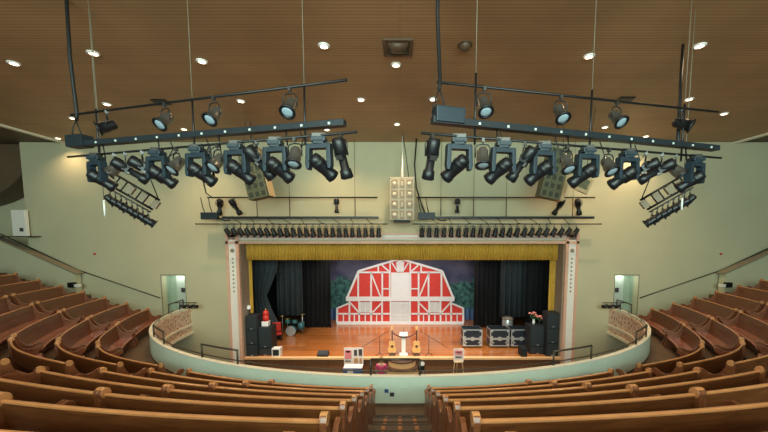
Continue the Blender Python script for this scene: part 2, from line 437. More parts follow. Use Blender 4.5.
for s in (-1, 1):
    for k in range(1, 10):
        for i, (where, a, b) in enumerate(SECT):
            L3 = min(1.2 + .03*(k - 1), 1.36)
            t0 = solve_t(k, .60) if a is None else (L3 + .012 if a == 'L3' else a)
            t1 = L3 - .012 if b == 'L3' else b
            if i == 0 and k > 8: continue
            vis = 0
            for t in lin(t0, t1, 9):
                p = rowoff(t, k, s)
                for zz in (0, -.5):
                    q = proj(p[0], p[1], ztop(t, k) + zz)
                    if q and -6 < q[0] < 774 and 150 < q[1] < 440: vis += 1
            if not vis: continue
            npew += 1
            tm = (t0 + t1) / 2; P = rowoff(tm, k, s); org = (P[0], P[1], ztop(tm, k) - FH)
            root = thing('pew', f'curved oak pew, {ORD[k]} row behind balcony front, {SIDE[s]} half, {where}', 'pew', org, group='balcony pews')
            wid = .026; g = .004
            
            # arc lengths for trimming the panels' thickness
            seg = math.dist(rowoff(t0, k, s), rowoff(t1, k, s)); dt = (t1 - t0) / seg
            n = max(8, int(seg / .22))
            tb = lin(t0 + dt*.03, t1 - dt*.03, n)
            zf = lambda t, k=k: ztop(t, k)
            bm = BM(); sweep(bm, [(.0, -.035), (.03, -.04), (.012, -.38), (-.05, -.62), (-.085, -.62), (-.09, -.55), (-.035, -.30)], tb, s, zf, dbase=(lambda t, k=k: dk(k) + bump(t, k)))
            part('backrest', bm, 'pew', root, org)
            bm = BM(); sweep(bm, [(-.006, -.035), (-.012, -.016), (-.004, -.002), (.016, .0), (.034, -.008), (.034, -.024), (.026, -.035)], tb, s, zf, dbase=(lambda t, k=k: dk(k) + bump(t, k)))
            part('top_rail', bm, 'pewrail_lit', root, org)
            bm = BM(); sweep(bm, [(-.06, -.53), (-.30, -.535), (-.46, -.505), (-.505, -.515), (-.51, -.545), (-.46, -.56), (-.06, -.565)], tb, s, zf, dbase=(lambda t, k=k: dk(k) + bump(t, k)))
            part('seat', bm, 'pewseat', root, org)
            bm = BM(); sweep(bm, [(-.30, -.56), (-.33, -.56), (-.33, -.85), (-.30, -.85)], tb, s, zf, dbase=(lambda t, k=k: dk(k) + bump(t, k)))
            part('seat_rail', bm, 'pewend', root, org)
            th = .06 if i == 0 else .05
            end_panel(k, s, t0, g, th, org, root, i in (0, 2))
            end_panel(k, s, t1, -.055, -g, org, root, i == 1)
            if seg > 3.2:
                # a middle support under long pews
                bm = BM(); p, nn, tg = frame_at(tm, k, s); z0 = ztop(tm, k) - FH
                f = lambda u: (lambda d, z: (p[0] + nn[0]*d + tg[0]*u, p[1] + nn[1]*d + tg[1]*u, z0 + z))
                prism(bm, [(-.06, 0), (-.06, .385), (-.29, .385), (-.29, 0)], f(-.02), f(.02))
                part('support', bm, 'pewend', root, org)

# ------------------------------------------------------------------ room shell
YW = 16.1; ZC = 4.4; ZF = -7.3; ZS = -6.10; XC = 18.1
OX0, OX1, OZ = -7.78, 8.02, -.42          # proscenium opening
DX0, DX1, DZ0, DZ1 = -11.74, -10.56, -4.25, -1.98
bm = BM()
def wbox(x0, x1, z0, z1): box(bm, x0, YW, z0, x1, YW + .35, z1)
wbox(-XC, DX0, ZF, ZC); wbox(DX0, DX1, DZ1, ZC); wbox(DX0, DX1, ZF, DZ0); wbox(DX1, OX0, ZF, ZC)
struct('wall_back_left', bm, 'wall'); bm = BM()
wbox(OX0, OX1, OZ, ZC)
struct('wall_back_upper', bm, 'wall'); bm = BM()
wbox(OX1, -DX1, ZF, ZC); wbox(-DX1, -DX0, DZ1, ZC); wbox(-DX1, -DX0, ZF, DZ0); wbox(-DX0, XC, ZF, ZC)
struct('wall_back_right', bm, 'wall')
# recesses behind the two balcony doorways
for s, nm in ((-1, 'door_1'), (1, 'door_2')):
    bm = BM()
    xa, xb = sorted((s*11.74, s*10.56))
    box(bm, xa - .05, YW + .60, DZ0, xb + .05, YW + .65, DZ1)
    box(bm, xa - .05, YW + .35, DZ0, xa, YW + .60, DZ1); box(bm, xb, YW + .35, DZ0, xb + .05, YW + .60, DZ1)
    box(bm, xa - .05, YW + .35, DZ1, xb + .05, YW + .65, DZ1 + .05); box(bm, xa - .05, YW + .02, DZ0 - .08, xb + .05, YW + .65, DZ0)
    fr = struct(nm, bm, 'doorback')
    bm = BM()
    w = .02
    box(bm, xa - w, YW - .02, DZ1, xb + w, YW + .05, DZ1 + .05); box(bm, xa - w, YW - .02, DZ0, xa, YW + .02, DZ1); box(bm, xb, YW - .02, DZ0, xb + w, YW + .02, DZ1)
    bmesh.ops.translate(bm, verts=bm.verts, vec=(0, 0, ZO))
    part('door_frame', bm, 'reveal', fr)
    bm = BM()
    a, b = sorted((s*10.60, s*11.38)); box(bm, a, YW + .55, DZ0 + .01 + ZO, b, YW + .598, DZ1 - .06 + ZO)
    lf = part('door_leaf', bm, 'doorpaint', fr)
    bm = BM(); cbox(bm, s*11.05, YW + .545, -2.80 + ZO, .20, .012, .24)
    part('door_notice', bm, 'signdark', lf)
# ceiling
bm = BM(); box(bm, -15.9, -3, ZC, 15.9, YW + .4, ZC + .15); struct('ceiling', bm, 'ceil')
bm = BM()
for s in (-1, 1):
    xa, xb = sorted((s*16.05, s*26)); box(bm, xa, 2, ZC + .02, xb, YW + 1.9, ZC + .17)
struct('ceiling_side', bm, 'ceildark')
bm = BM()
for s in (-1, 1):
    xa, xb = sorted((s*15.86, s*16.06)); box(bm, xa, 2, ZC - .07, xb, YW, ZC + .1)
struct('trim_2', bm, 'cream')
# side niches beyond the wall's ends, with a dark curved soffit
bm = BM()
for s in (-1, 1):
    xa, xb = sorted((s*XC, s*26)); box(bm, xa, YW + 1.6, ZF, xb, YW + 1.9, ZC)
    xa, xb = sorted((s*(XC - .3), s*XC)); box(bm, xa, YW + .35, ZF, xb, YW + 1.6, ZC)
struct('wall_niche', bm, 'wall')
bm = BM()
for s in (-1, 1):
    xa, xb = sorted((s*26, s*26.3)); box(bm, xa, -3, ZF, xb, YW + 1.9, ZC)
struct('wall_side', bm, 'wall')
bm = BM()
for s in (-1, 1):
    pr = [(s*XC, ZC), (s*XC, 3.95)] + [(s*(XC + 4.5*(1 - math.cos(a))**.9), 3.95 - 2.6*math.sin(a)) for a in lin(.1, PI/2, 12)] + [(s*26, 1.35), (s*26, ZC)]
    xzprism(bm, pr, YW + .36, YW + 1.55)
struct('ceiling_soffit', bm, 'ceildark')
# main floor, stage, apron
bm = BM(); box(bm, -26, 4, ZF - .2, 26, YW, ZF); struct('floor_main', bm, 'floor')
bm = BM(); box(bm, -10.3, YW + .10, ZS - .2, 10.3, 24.6, ZS); struct('floor_stage', bm, 'stage')
bm = BM(); box(bm, OX0, YW - .12, ZS - .09, OX1, YW + .10, ZS + .004); struct('trim_3', bm, 'lip')
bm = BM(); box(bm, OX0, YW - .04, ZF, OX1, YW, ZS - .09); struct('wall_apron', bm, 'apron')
# stage house
bm = BM(); box(bm, -10.3, 24.4, ZS, 10.3, 24.6, 4); box(bm, -10.4, YW + .35, ZS, -10.2, 24.6, 4); box(bm, 10.2, YW + .35, ZS, 10.4, 24.6, 4)
box(bm, -10.4, YW + .35, 3.8, 10.4, 24.6, 4)
struct('wall_stage', bm, 'blackvel')
# proscenium: cream pilasters and lintel with rose mouldings
def px(x, y, Y=YW - .1): return aty(x, y, Y)
bm = BM(); bmp = BM(); bmr = BM(); bmo = BM()
for s in (-1, 1):
    sh = .22 if s > 0 else 0.; xo, xi = s*8.36 + sh, s*7.88 + sh
    a, b = sorted((xo, xi)); box(bm, a, YW - .12, ZF, b, YW, .06)
    for e0, e1 in ((8.42, 8.30), (7.94, 7.80)):
        a, b = sorted((s*e0 + sh, s*e1 + sh)); box(bmp, a, YW - .17, ZF, b, YW - .02, .06)
    a, b = sorted((s*7.80 + sh, s*7.765 + sh)); box(bmr, a, YW + .0, ZS, b, YW + .9, OZ + .02)
    # emblem and a column of small rosettes
    cx = s*8.12 + sh
    lathe(bmo, [(.10, 0), (.10, .02), (.05, .035)], 12, Matrix.Translation((cx, YW - .12, -.75)) @ Matrix.Rotation(PI/2, 4, 'X'))
    for q in range(9):
        zz = -1.15 - q*.20
        lathe(bmo, [(.055, 0), (.055, .012)], 4, Matrix.Translation((cx, YW - .12, zz)) @ Matrix.Rotation(PI/2, 4, 'X'))
box(bm, -8.36, YW - .12, -.22, 8.58, YW, .06)
box(bmp, -8.42, YW - .17, -.42, 8.64, YW - .02, -.30); box(bmp, -8.42, YW - .19, .0, 8.64, YW - .02, .09)
box(bmp, -8.42, YW - .16, -.16, 8.64, YW - .02, -.12)
struct('trim_4', bm, 'creamwhite'); struct('trim_5', bmp, 'pink'); struct('trim_6', bmr, 'reveal'); struct('trim_7', bmo, 'reveal')

# ------------------------------------------------------------------ curtains, backdrop
def drape(name, x0, x1, Y, z0, z1, amp, per, m, label, cat, group=None, waist=None):
    bm = BM(); n = max(8, int(abs(x1 - x0) / per * 8)); nz = 10 if waist else 2
    rows = []
    for j in range(nz):
        z = z0 + (z1 - z0) * j / (nz - 1); ring = []
        for sgn in (0, 1):
            seq = range(n + 1) if sgn == 0 else range(n, -1, -1)
            for i in seq:
                u = i / n; x = x0 + (x1 - x0)*u
                if waist:
                    w, zw, xw = waist; q = math.exp(-((z - zw)/1.1)**2) * w
                    x = x*(1 - q) + xw*q
                ring.append(bm.verts.new((x, Y + amp*math.sin(2*PI*u*abs(x1-x0)/per) + .3*amp*math.sin(5.3*u*abs(x1-x0)/per + 1) + sgn*.012, z)))
        rows.append(ring)
    L = len(rows[0])
    for j in range(nz - 1):
        for i in range(L):
            f = bm.faces.new((rows[j][i], rows[j][(i+1)%L], rows[j+1][(i+1)%L], rows[j+1][i])); f.smooth = True
    for r in (rows[0], rows[-1]):
        for i in range(n):
            bm.faces.new((r[i], r[i+1], r[L-2-i], r[L-1-i]))
    return solo(name, bm, m, label, cat, group)
Yv = YW + .45
zv0 = aty(400, 260, Yv)[1]
drape('valance', -7.72, 7.96, Yv, zv0, OZ + .1, .05, .17, 'gold', 'gold pleated valance across the top of the stage opening', 'curtain')
Yl = YW + .8
for s, x0, x1 in ((-1, 245, 253.5), (1, 548.5, 560.5)):
    drape('leg_curtain', aty(x0, 300, Yl)[0], aty(x1, 300, Yl)[0], Yl, ZS + .01, OZ + .3, .04, .16, 'gold', f'narrow gold leg curtain at the {SIDE[s]} edge of the stage', 'curtain', 'gold leg curtains')
def X(x, Y): return aty(x, 300, Y)[0]
drape('stage_curtain', X(253, 19.0), X(280, 19.0), 19.0, ZS + .01, 1.6, .09, .32, 'greyvel', 'dark slate curtain gathered at its waist, stage left end', 'curtain', 'stage wing curtains', waist=(.55, -3.6, X(256, 19.0)))
drape('stage_curtain', X(277, 20.6), X(303, 20.6), 20.6, ZS + 1.0, 1.8, .09, .34, 'greyvel', 'slate pleated curtain hanging short of the floor left of the black one', 'curtain', 'stage wing curtains')
drape('stage_curtain', X(300, 21.4), X(331, 21.4), 21.4, ZS + .01, 1.9, .08, .30, 'blackvel', 'black floor length curtain on the left side of the barn backdrop', 'curtain', 'stage wing curtains')
drape('stage_curtain', X(474, 21.4), X(503, 21.4), 21.4, ZS + .01, 1.9, .08, .30, 'blackvel', 'black floor length curtain on the right side of the barn backdrop', 'curtain', 'stage wing curtains')
drape('stage_curtain', X(500, 20.6), X(530, 20.6), 20.6, ZS + .9, 1.8, .09, .34, 'greyvel', 'slate pleated curtain hanging short of the floor right of the black one', 'curtain', 'stage wing curtains')
drape('stage_curtain', X(527, 19.0), X(552, 19.0), 19.0, ZS + .01, 1.6, .08, .30, 'blackvel', 'black curtain hanging in front of the wings at stage right edge', 'curtain', 'stage wing curtains')
bm = BM(); yb = 23.4
box(bm, aty(318, 300, yb)[0], yb, ZS + .02, aty(486, 300, yb)[0], yb + .03, aty(400, 240, yb)[1])
solo('painted_backdrop', bm, 'backdrop', 'painted cloth of a dusk sky, dark trees and blue fence behind the barn', 'backdrop')

# the barn set piece
YB = 22.25
def b2(u, v):                      # crop pixel -> x, z on the barn's front plane
    x, z = aty(330 + u/5.486, 255 + v/5.486, YB); return (x, z)
zb0 = ZS + .005
root = thing('barn_set', 'red barn stage flat with white timber framing and loft doors', 'stage set', (b2(385, 0)[0], YB, zb0))
org = (b2(385, 0)[0], YB, zb0)
def bz(u, v):
    p = b2(u, v); return (p[0], max(p[1], zb0))
bm = BM()
xzprism(bm, [bz(38, 400), bz(732, 400), bz(732, 290), bz(665, 262), bz(665, 240), bz(678, 240), bz(615, 88), bz(440, 36), bz(385, 18), bz(330, 36), bz(157, 88), bz(92, 240), bz(105, 240), bz(105, 262), bz(38, 290)], YB, YB + .12)
part('siding', bm, 'red', root, org)
bm = BM(); W = .125
def pl(pts, w=W, y0=.06):
    for p, q in zip(pts, pts[1:]): beam2(bm, bz(*p), bz(*q), w, YB - y0, YB)
pl([(92, 240), (157, 88), (330, 36), (385, 20), (440, 36), (615, 88), (678, 240)], .14, .075)
pl([(38, 292), (105, 264)], .11); pl([(665, 264), (732, 292)], .11)
pl([(88, 240), (682, 240)], .30, .07)
pl([(38, 372), (732, 372)], .20, .07)
pl([(40, 290), (40, 372)]); pl([(730, 290), (730, 372)])
pl([(152, 95), (325, 95)], .11); pl([(445, 95), (618, 95)], .11)
for u in (155, 226, 287, 328, 441, 486, 540, 611): pl([(u, 92), (u, 236)], .11)
pl([(228, 105), (277, 228)], .09); pl([(540, 105), (490, 228)], .09)
pl([(287, 185), (328, 185)], .08); pl([(441, 185), (486, 185)], .08)
for u in (107, 160, 226, 286, 332, 439, 486, 543, 606, 664): pl([(u, 245), (u, 372)], .11)
pl([(40, 322), (330, 322)], .10); pl([(439, 322), (730, 322)], .10)
for p, q in (((112, 262), (158, 314)), ((284, 262), (234, 314)), ((488, 262), (540, 314)), ((660, 262), (612, 314))): pl([p, q], .09)
for u in (74, 134, 194, 256, 513, 575, 636, 697): pl([(u, 322), (u, 372)], .07)
for u, v in ((265, 60), (330, 40), (440, 40), (500, 56)): pl([(u, v), (u, 92)], .09)
for p, q in (((286, 56), (324, 90)), ((484, 56), (446, 90)), ((340, 42), (372, 92)), ((430, 42), (398, 92))): pl([p, q], .09)
part('timber_frame', bm, 'barnwhite', root, org)
bm = BM(); xzprism(bm, [bz(335, 236), bz(436, 236), bz(436, 96), bz(335, 96)], YB - .04, YB)
ld = part('loft_door', bm, 'barnwhite', root, org)
bm = BM(); xzprism(bm, [bz(368, 92), bz(402, 92), bz(408, 40), bz(385, 26), bz(362, 40)], YB - .045, YB)
part('hay_hood', bm, 'barnwhite', root, org)
bm = BM(); xzprism(bm, [bz(337, 400), bz(434, 400), bz(434, 256), bz(337, 256)], YB - .05, YB)
gd = part('barn_door', bm, 'barngrey', root, org)
bm = BM(); beam2(bm, bz(385, 258), bz(385, 398), .03, YB - .06, YB - .05)
for v in (262, 328, 392): beam2(bm, bz(340, v), bz(432, v), .05, YB - .065, YB - .05)
part('door_batten', bm, 'barnwhite', gd, org)
for u0, u1 in ((167, 221), (548, 602)):
    bm = BM(); xzprism(bm, [bz(u0, 314), bz(u1, 314), bz(u1, 258), bz(u0, 258)], YB - .035, YB)
    w_ = part('shuttered_window', bm, 'barngrey', root, org)
    bm = BM(); um = (u0 + u1)/2
    for u in (u0, um, u1): beam2(bm, bz(u, 315), bz(u, 257), .045, YB - .055, YB - .03)
    part('window_bar', bm, 'barnwhite', w_, org)

# ------------------------------------------------------------------ stage furniture
def at_floor(x, y):  return atz(x, y, ZS)
def cabinet(label, x0, x1, ytop, ybot, depth, divs, name='speaker_cabinet', cat='loudspeaker', group=None):
    Yf = at_floor(x0, ybot)[1]; xa, xb = aty(x0, ybot, Yf)[0], aty(x1, ybot, Yf)[0]; h = aty(x0, ytop, Yf)[1] - ZS
    c = ((xa + xb)/2, Yf + depth/2, ZS); w = xb - xa
    r = thing(name, label, cat, c, group=group)
    bm = BM(); cbox(bm, 0, 0, h/2, w, depth, h); part('body', bm, 'speaker', r, bevel=.02)
    z = 0
    for fr in divs:
        hh = h*fr; bm = BM(); cbox(bm, 0, -depth/2 - .008, z + hh/2, w*.88, .02, hh*.88); g = part('grille', bm, 'grille', r, bevel=.006)
        bm = BM(); cbox(bm, 0, -depth/2 - .022, z + hh*.10, .10, .012, .03); part('badge', bm, 'alu', g)
        z += hh
    return r, c, w, h
CABS = []
CABS.append(cabinet('tall black speaker stack against the left proscenium pilaster', 247, 258, 316, 356.5, .6, (.30, .35, .35)))
CABS.append(cabinet('wide black speaker cabinet carrying the red lantern, left of stage', 259, 272, 327.5, 355.5, .7, (.25, .75)))
CABS.append(cabinet('tall black speaker stack against the right proscenium pilaster', 546, 558, 313, 356.5, .6, (.3, .35, .35)))
CABS.append(cabinet('wide black speaker cabinet carrying flowers, right of stage', 529.5, 545, 326, 354, .7, (.25, .75)))
# low black platform by the right cabinet
bm = BM(); Yp = at_floor(535, 357)[1]
box(bm, X(523, Yp), Yp - .02, ZS, X(530, Yp) - .06, Yp + .5, ZS + .45); solo('stage_riser', bm, 'speaker', 'low black riser box left of the right speaker cabinet', 'riser', bevel=.02)
# road cases
def road_case(x0, x1, label):
    Yf = at_floor(x0, 348)[1]; xa, xb = aty(x0, 348, Yf)[0], aty(x1, 348, Yf)[0]; w = xb - xa; h = 1.02; d = .75
    r = thing('road_case', label, 'equipment case', ((xa + xb)/2, Yf + d/2, ZS), group='road cases on the stage')
    for nm, z0, z1 in (('lower_half', .10, .50), ('lid', .515, h)):
        bm = BM(); box(bm, -w/2, -d/2, z0, w/2, d/2, z1); hb = part(nm, bm, 'case', r, bevel=.01)
        bm = BM(); e = .05
        for sx in (-1, 1):
            for sy in (-1, 1): cbox(bm, sx*(w/2 - e/2 + .004), sy*(d/2 - e/2 + .004), (z0 + z1)/2, e, e, z1 - z0)
        for zz in (z0 + e/2, z1 - e/2):
            cbox(bm, 0, -d/2 + .006, zz, w, .03, e); cbox(bm, 0, d/2 - .006, zz, w, .03, e)
            for sx in (-1, 1): cbox(bm, sx*(w/2 - .006), 0, zz, .03, d, e)
        for sx in (-1, 1):
            for zz in (z0 + .07, z1 - .07): cbox(bm, sx*(w/2 - .07), -d/2 - .006, zz, .15, .02, .14)
        cbox(bm, 0, -d/2 - .006, z0 + .05 if nm == 'lid' else z1 - .05, .16, .02, .10)
        part('edging', bm, 'alu', hb)
    for sx in (-1, 1):
        bm = BM(); cbox(bm, sx*w*.36, -d/2 - .012, .30, .14, .02, .06); part('handle', bm, 'alu', r)
        for sy in (-1, 1):
            bm = BM(); tube(bm, [(sx*w*.36 - .02, sy*d*.36, .05), (sx*w*.36 + .02, sy*d*.36, .05)], .05, 12); part('wheel', bm, 'black', r)
    return r
road_case(463, 482, 'black road case with metal edges standing alone left of the other two')
road_case(490, 509, 'middle black road case with metal edges on the stage')
road_case(511, 531, 'black road case with metal edges nearest the right speaker cabinet')
# monitor wedges
Yf = at_floor(272, 357)[1]; xa, xb = X(269.5, Yf), X(278.5, Yf)
r = thing('floor_monitor', 'small black monitor with a white border at stage left edge', 'loudspeaker', ((xa+xb)/2, Yf + .2, ZS))
w = .42
bm = BM(); cbox(bm, 0, 0, .21, w, .36, .42); part('body', bm, 'white', r, bevel=.015)
bm = BM(); cbox(bm, 0, -.186, .21, w*.74, .02, .30); part('grille', bm, 'speaker', r)
Yf = at_floor(321, 357.5)[1] + .05
r = thing('floor_monitor', 'low black wedge monitor lying at the stage edge left of centre', 'loudspeaker', (X(321, Yf), Yf + .25, ZS))
bm = BM(); prism(bm, [(-.22, 0), (.22, 0), (.22, .13), (.05, .24), (-.22, .10)], lambda a, b: (-.27, a, b), lambda a, b: (.27, a, b)); part('body', bm, 'speaker', r, bevel=.01)
bm = BM(); prism(bm, [(-.18, .13), (.03, .235), (.03, .25), (-.18, .145)], lambda a, b: (-.23, a, b), lambda a, b: (.23, a, b)); part('grille', bm, 'grille', r)
# red lantern on white base upon the left cabinet
_, c, w, h = CABS[1]
r = thing('red_lantern', 'red lantern on a white plinth standing on the left speaker cabinet', 'lantern', (c[0] - .06, c[1], ZS + h))
bm = BM(); cbox(bm, 0, 0, .12, .34, .30, .24); part('plinth', bm, 'white', r, bevel=.02)
bm = BM(); lathe(bm, [(.13, .24), (.16, .30), (.16, .50), (.12, .56), (.15, .62), (.13, .74), (.06, .80)], 16); part('body', bm, 'redpaint', r)
bm = BM(); lathe(bm, [(.03, .80), (.05, .84), (.02, .90)], 10); part('finial', bm, 'brass', r)
# flowers on the right cabinet
_, c, w, h = CABS[3]
for q, (dx, lab, sc) in enumerate(((-.10, 'large coral flower bunch in a white vase on right speaker cabinet', 1.), (.22, 'small coral flower bunch in a dark pot on right speaker cabinet', .7))):
    r = thing('flower_arrangement', lab, 'flowers', (c[0] + dx, c[1], ZS + h), group='flowers on the right cabinet')
    bm = BM(); lathe(bm, [(.05*sc, 0), (.075*sc, .1*sc), (.05*sc, .24*sc), (.06*sc, .26*sc)], 14); part('vase', bm, 'white' if q == 0 else 'speaker', r)
    bm = BM()
    pts = []
    for i in range(11):
        a = i*2.4; rr = .05 + .035*(i % 6); pts.append((rr*1.35*math.cos(a)*sc, rr*math.sin(a)*sc, (.42 + .05*((i*7) % 5))*sc))
    for p in pts: tube(bm, [(0, 0, .22*sc), (p[0]*.6, p[1]*.6, .34*sc), p], .008, 5)
    part('stems', bm, 'leaf', r)
    for p in pts:
        bm = BM()
        for j in range(6):
            a = j*PI/3; lathe(bm, [(.004, 0), (.035*sc, .02), (.03*sc, .05), (.004, .06)], 6, Matrix.Translation(p) @ Matrix.Rotation(a, 4, 'Z') @ Matrix.Rotation(.9, 4, 'Y'))
        part('blossom', bm, 'flower', r)
# red chair, drum kit and stool in the left wing
Yc = 18.6
r = thing('red_chair', 'dark red padded chair in the left wing beside the drum kit', 'chair', (X(276, Yc), Yc, ZS), (0, 0, .4))
bm = BM(); cbox(bm, 0, 0, .45, .48, .48, .09); part('seat', bm, 'redpaint', r, bevel=.02)
bm = BM(); cbox(bm, 0, .23, .80, .46, .06, .52); part('backrest', bm, 'redpaint', r, bevel=.02)
for sx in (-1, 1):
    for sy in (-1, 1):
        bm = BM(); tube(bm, [(sx*.21, sy*.21, 0), (sx*.2, sy*.2, .42)], .016, 8); part('leg', bm, 'black', r)
Yd = 19.8
r = thing('drum_kit', 'teal drum kit with cymbals under the short slate curtain, left wing', 'drums', (X(291, Yd), Yd, ZS))
bm = BM(); tube(bm, [(0, -.22, .30), (0, .22, .30)], .29, 24); bd = part('bass_drum', bm, 'drum', r)
bm = BM(); tube(bm, [(0, -.235, .30), (0, -.21, .30)], .305, 24); part('hoop', bm, 'alu', bd)
for dx, zz in ((-.22, .72), (.2, .72)):
    bm = BM(); tube(bm, [(dx, -.05, zz), (dx, 0, zz + .22)], .16, 18); part('tom', bm, 'drum', r)
bm = BM(); tube(bm, [(.55, .1, .35), (.55, .1, .75)], .2, 18); part('floor_tom', bm, 'drum', r)
for dx, zz in ((-.62, 1.15), (.62, 1.25), (-.3, .98)):
    bm = BM(); tube(bm, [(dx, .15, 0), (dx, .15, zz)], .014, 8); st = part('cymbal_stand', bm, 'alu', r)
    bm = BM(); lathe(bm, [(.22, 0), (.05, .02), (.02, .05)], 20, Matrix.Translation((dx, .15, zz))); part('cymbal', bm, 'brass', st)
Yc = 18.3
r = thing('stool', 'round black stool with a red top in the left wing', 'stool', (X(266.5, Yc), Yc, ZS))
bm = BM(); lathe(bm, [(.18, .60), (.2, .62), (.2, .68), (.17, .70)], 18); part('seat', bm, 'redpaint', r)
for q in range(3):
    a = q*2*PI/3; bm = BM(); tube(bm, [(.26*math.cos(a), .26*math.sin(a), 0), (.06*math.cos(a), .06*math.sin(a), .6)], .016, 8); part('leg', bm, 'black', r)
# grey stack under the right slate curtain
Yc = 20.2; bm = BM()
r = thing('grey_canister', 'pale grey canister with a lid under the short slate curtain, right wing', 'canister', (X(508, Yc), Yc, ZS))
bm = BM(); lathe(bm, [(.30, 0), (.33, .05), (.33, .85), (.30, .9)], 20); part('body', bm, 'alu', r)
bm = BM(); lathe(bm, [(.35, .9), (.35, .97), (.12, 1.05)], 20); part('lid', bm, 'reveal', r)
# small white spot on the gold leg
Yc = YW + .62
r = thing('clip_spotlight', 'small white clip spotlight on top of the left tall speaker stack', 'spotlight', (X(248.5, 16.6), 16.66, ZS + CABS[0][3]))
bm = BM(); lathe(bm, [(.07, 0), (.07, .02), (.02, .03), (.02, .26)], 12); part('stand', bm, 'black', r)
bm = BM(); tube(bm, [(-.02, .06, .26), (.02, -.13, .36)], [.07, .10], 14); part('head', bm, 'white', r)

# ------------------------------------------------------------------ photo platform in front of the stage
root = thing('curved_steps', 'tan semicircular steps projecting from the centre of the stage edge', 'steps', (.10, YW - .12, ZF))
for j, (rad, z0, z1) in enumerate(((1.12, ZF, ZS - .62), (.90, ZS - .62, ZS - .30), (.68, ZS - .30, ZS))):
    bm = BM()
    pr = [(rad*math.cos(a), -.95*rad*math.sin(a)) for a in lin(0, PI, 33)]
    prism(bm, pr, lambda a, b: (a, b, z0 - ZF), lambda a, b: (a, b, z1 - ZF - .01))
    st = part('step', bm, 'tan', root)
    bm = BM()
    pr = [(x*1.02, y*1.02) for x, y in pr]
    prism(bm, pr, lambda a, b: (a, b, z1 - ZF - .05), lambda a, b: (a, b, z1 - ZF))
    part('tread', bm, 'brown', st)
# guitar shaped stanchions with a rope between
GX = .62; GC = .22; GY = YW + .30
for s in (-1, 1):
    r = thing('guitar_cutout', f'honey coloured guitar shaped display stand at the {SIDE[s]} end of the rope', 'display stand', (GC + s*GX, GY, ZS), (0, 0, 0), 'guitar stands on the stage edge')
    bm = BM()
    half = [(0, .12), (.15, .13), (.225, .24), (.21, .36), (.13, .46), (.16, .56), (.15, .66), (.07, .73), (.035, .74)]
    pr = half + [(-a, b) for a, b in half[::-1][:-1]]
    xzprism(bm, pr, -.05, .05); b_ = part('body', bm, 'guitar', r, bevel=.008)
    bm = BM(); lathe(bm, [(.07, 0), (.07, .006)], 16, Matrix.Translation((0, -.052, .46)) @ Matrix.Rotation(PI/2, 4, 'X')); part('sound_hole', bm, 'brown', b_)
    bm = BM(); cbox(bm, 0, -.02, 1.0, .06, .05, .62); nk = part('neck', bm, 'brown', r)
    bm = BM(); xzprism(bm, [(-.04, 1.3), (.04, 1.3), (.06, 1.5), (-.06, 1.5)], -.045, .0); part('headstock', bm, 'guitar', nk)
    bm = BM(); lathe(bm, [(.17, 0), (.17, .03), (.03, .05), (.03, .16)], 16); part('base', bm, 'brown', r)
bm = BM()
tube(bm, [(GC + u*(GX - .04), GY - .05, ZS + 1.18 - .26*(1 - u*u)) for u in lin(-1, 1, 17)], .035, 8)
solo('barrier_rope', bm, 'rope', 'maroon rope sagging between the two guitar shaped stands', 'rope')
r = thing('lectern', 'slim white lectern with microphone at the centre of the stage edge', 'lectern', (.18, YW + .32, ZS))
bm = BM(); cbox(bm, 0, 0, .03, .42, .36, .06); part('base', bm, 'white', r, bevel=.01)
bm = BM(); cbox(bm, 0, 0, .55, .20, .16, 1.0); part('column', bm, 'white', r, bevel=.01)
bm = BM(); prism(bm, [(-.15, 1.02), (.17, 1.10), (.17, 1.14), (-.15, 1.06)], lambda a, b: (-.20, a, b), lambda a, b: (.20, a, b)); part('top', bm, 'white', r)
bm = BM(); tube(bm, [(0, .08, 1.1), (0, .06, 1.32), (0, -.02, 1.40)], .009, 8); part('microphone', bm, 'black', r)
# boom microphone stands either side
for s in (-1, 1):
    xx = s*1.85
    r = thing('boom_stand', f'dark boom stand leaning out on the {SIDE[s]} of the rope', 'microphone stand', (GC + s*1.25, YW + .30, ZS), group='boom stands at stage edge')
    for a in (PI/2, PI/2 + 2.1, PI/2 - 2.1):
        bm = BM(); tube(bm, [(.22*math.cos(a), .22*math.sin(a), .01), (0, 0, .12)], .012, 6); part('leg', bm, 'black', r)
    bm = BM(); tube(bm, [(0, 0, .1), (0, 0, .95)], .014, 8); part('pole', bm, 'black', r)
    bm = BM(); tube(bm, [(-s*.45, 0, 1.25), (s*.95, -.02, .38)], .011, 6); part('boom', bm, 'black', r)

# sign boards on easels at the foot of the stage
def easel(label, x0, x1, y0, y1, Y, art):
    xa, z1 = aty(x0, y0, Y); xb, z0 = aty(x1, y1, Y); cx = (xa + xb)/2; w = xb - xa; h = z1 - z0
    r = thing('easel_sign', label, 'sign', (cx, Y, ZF), group='easel signs below the stage')
    zb = z0 - ZF
    for s in (-1, 1):
        bm = BM(); tube(bm, [(s*(w/2 + .08), -.12, 0), (s*.10, .10, zb + h*.9)], .022, 8); part('leg', bm, 'maple', r)
    bm = BM(); tube(bm, [(0, .65, 0), (0, .12, zb + h*.8)], .022, 8); part('leg', bm, 'maple', r)
    bm = BM(); cbox(bm, 0, -.05, zb - .03, w*.9, .10, .04); part('ledge', bm, 'maple', r)
    bm = BM(); cbox(bm, 0, -.03, zb + h/2, w, .03, h); bd = part('board', bm, 'signwhite', r)
    for (u, v, ww, hh, m) in art:
        bm = BM(); cbox(bm, (u - .5)*w, -.05, zb + v*h, ww*w, .008, hh*h); part('print', bm, m, bd)
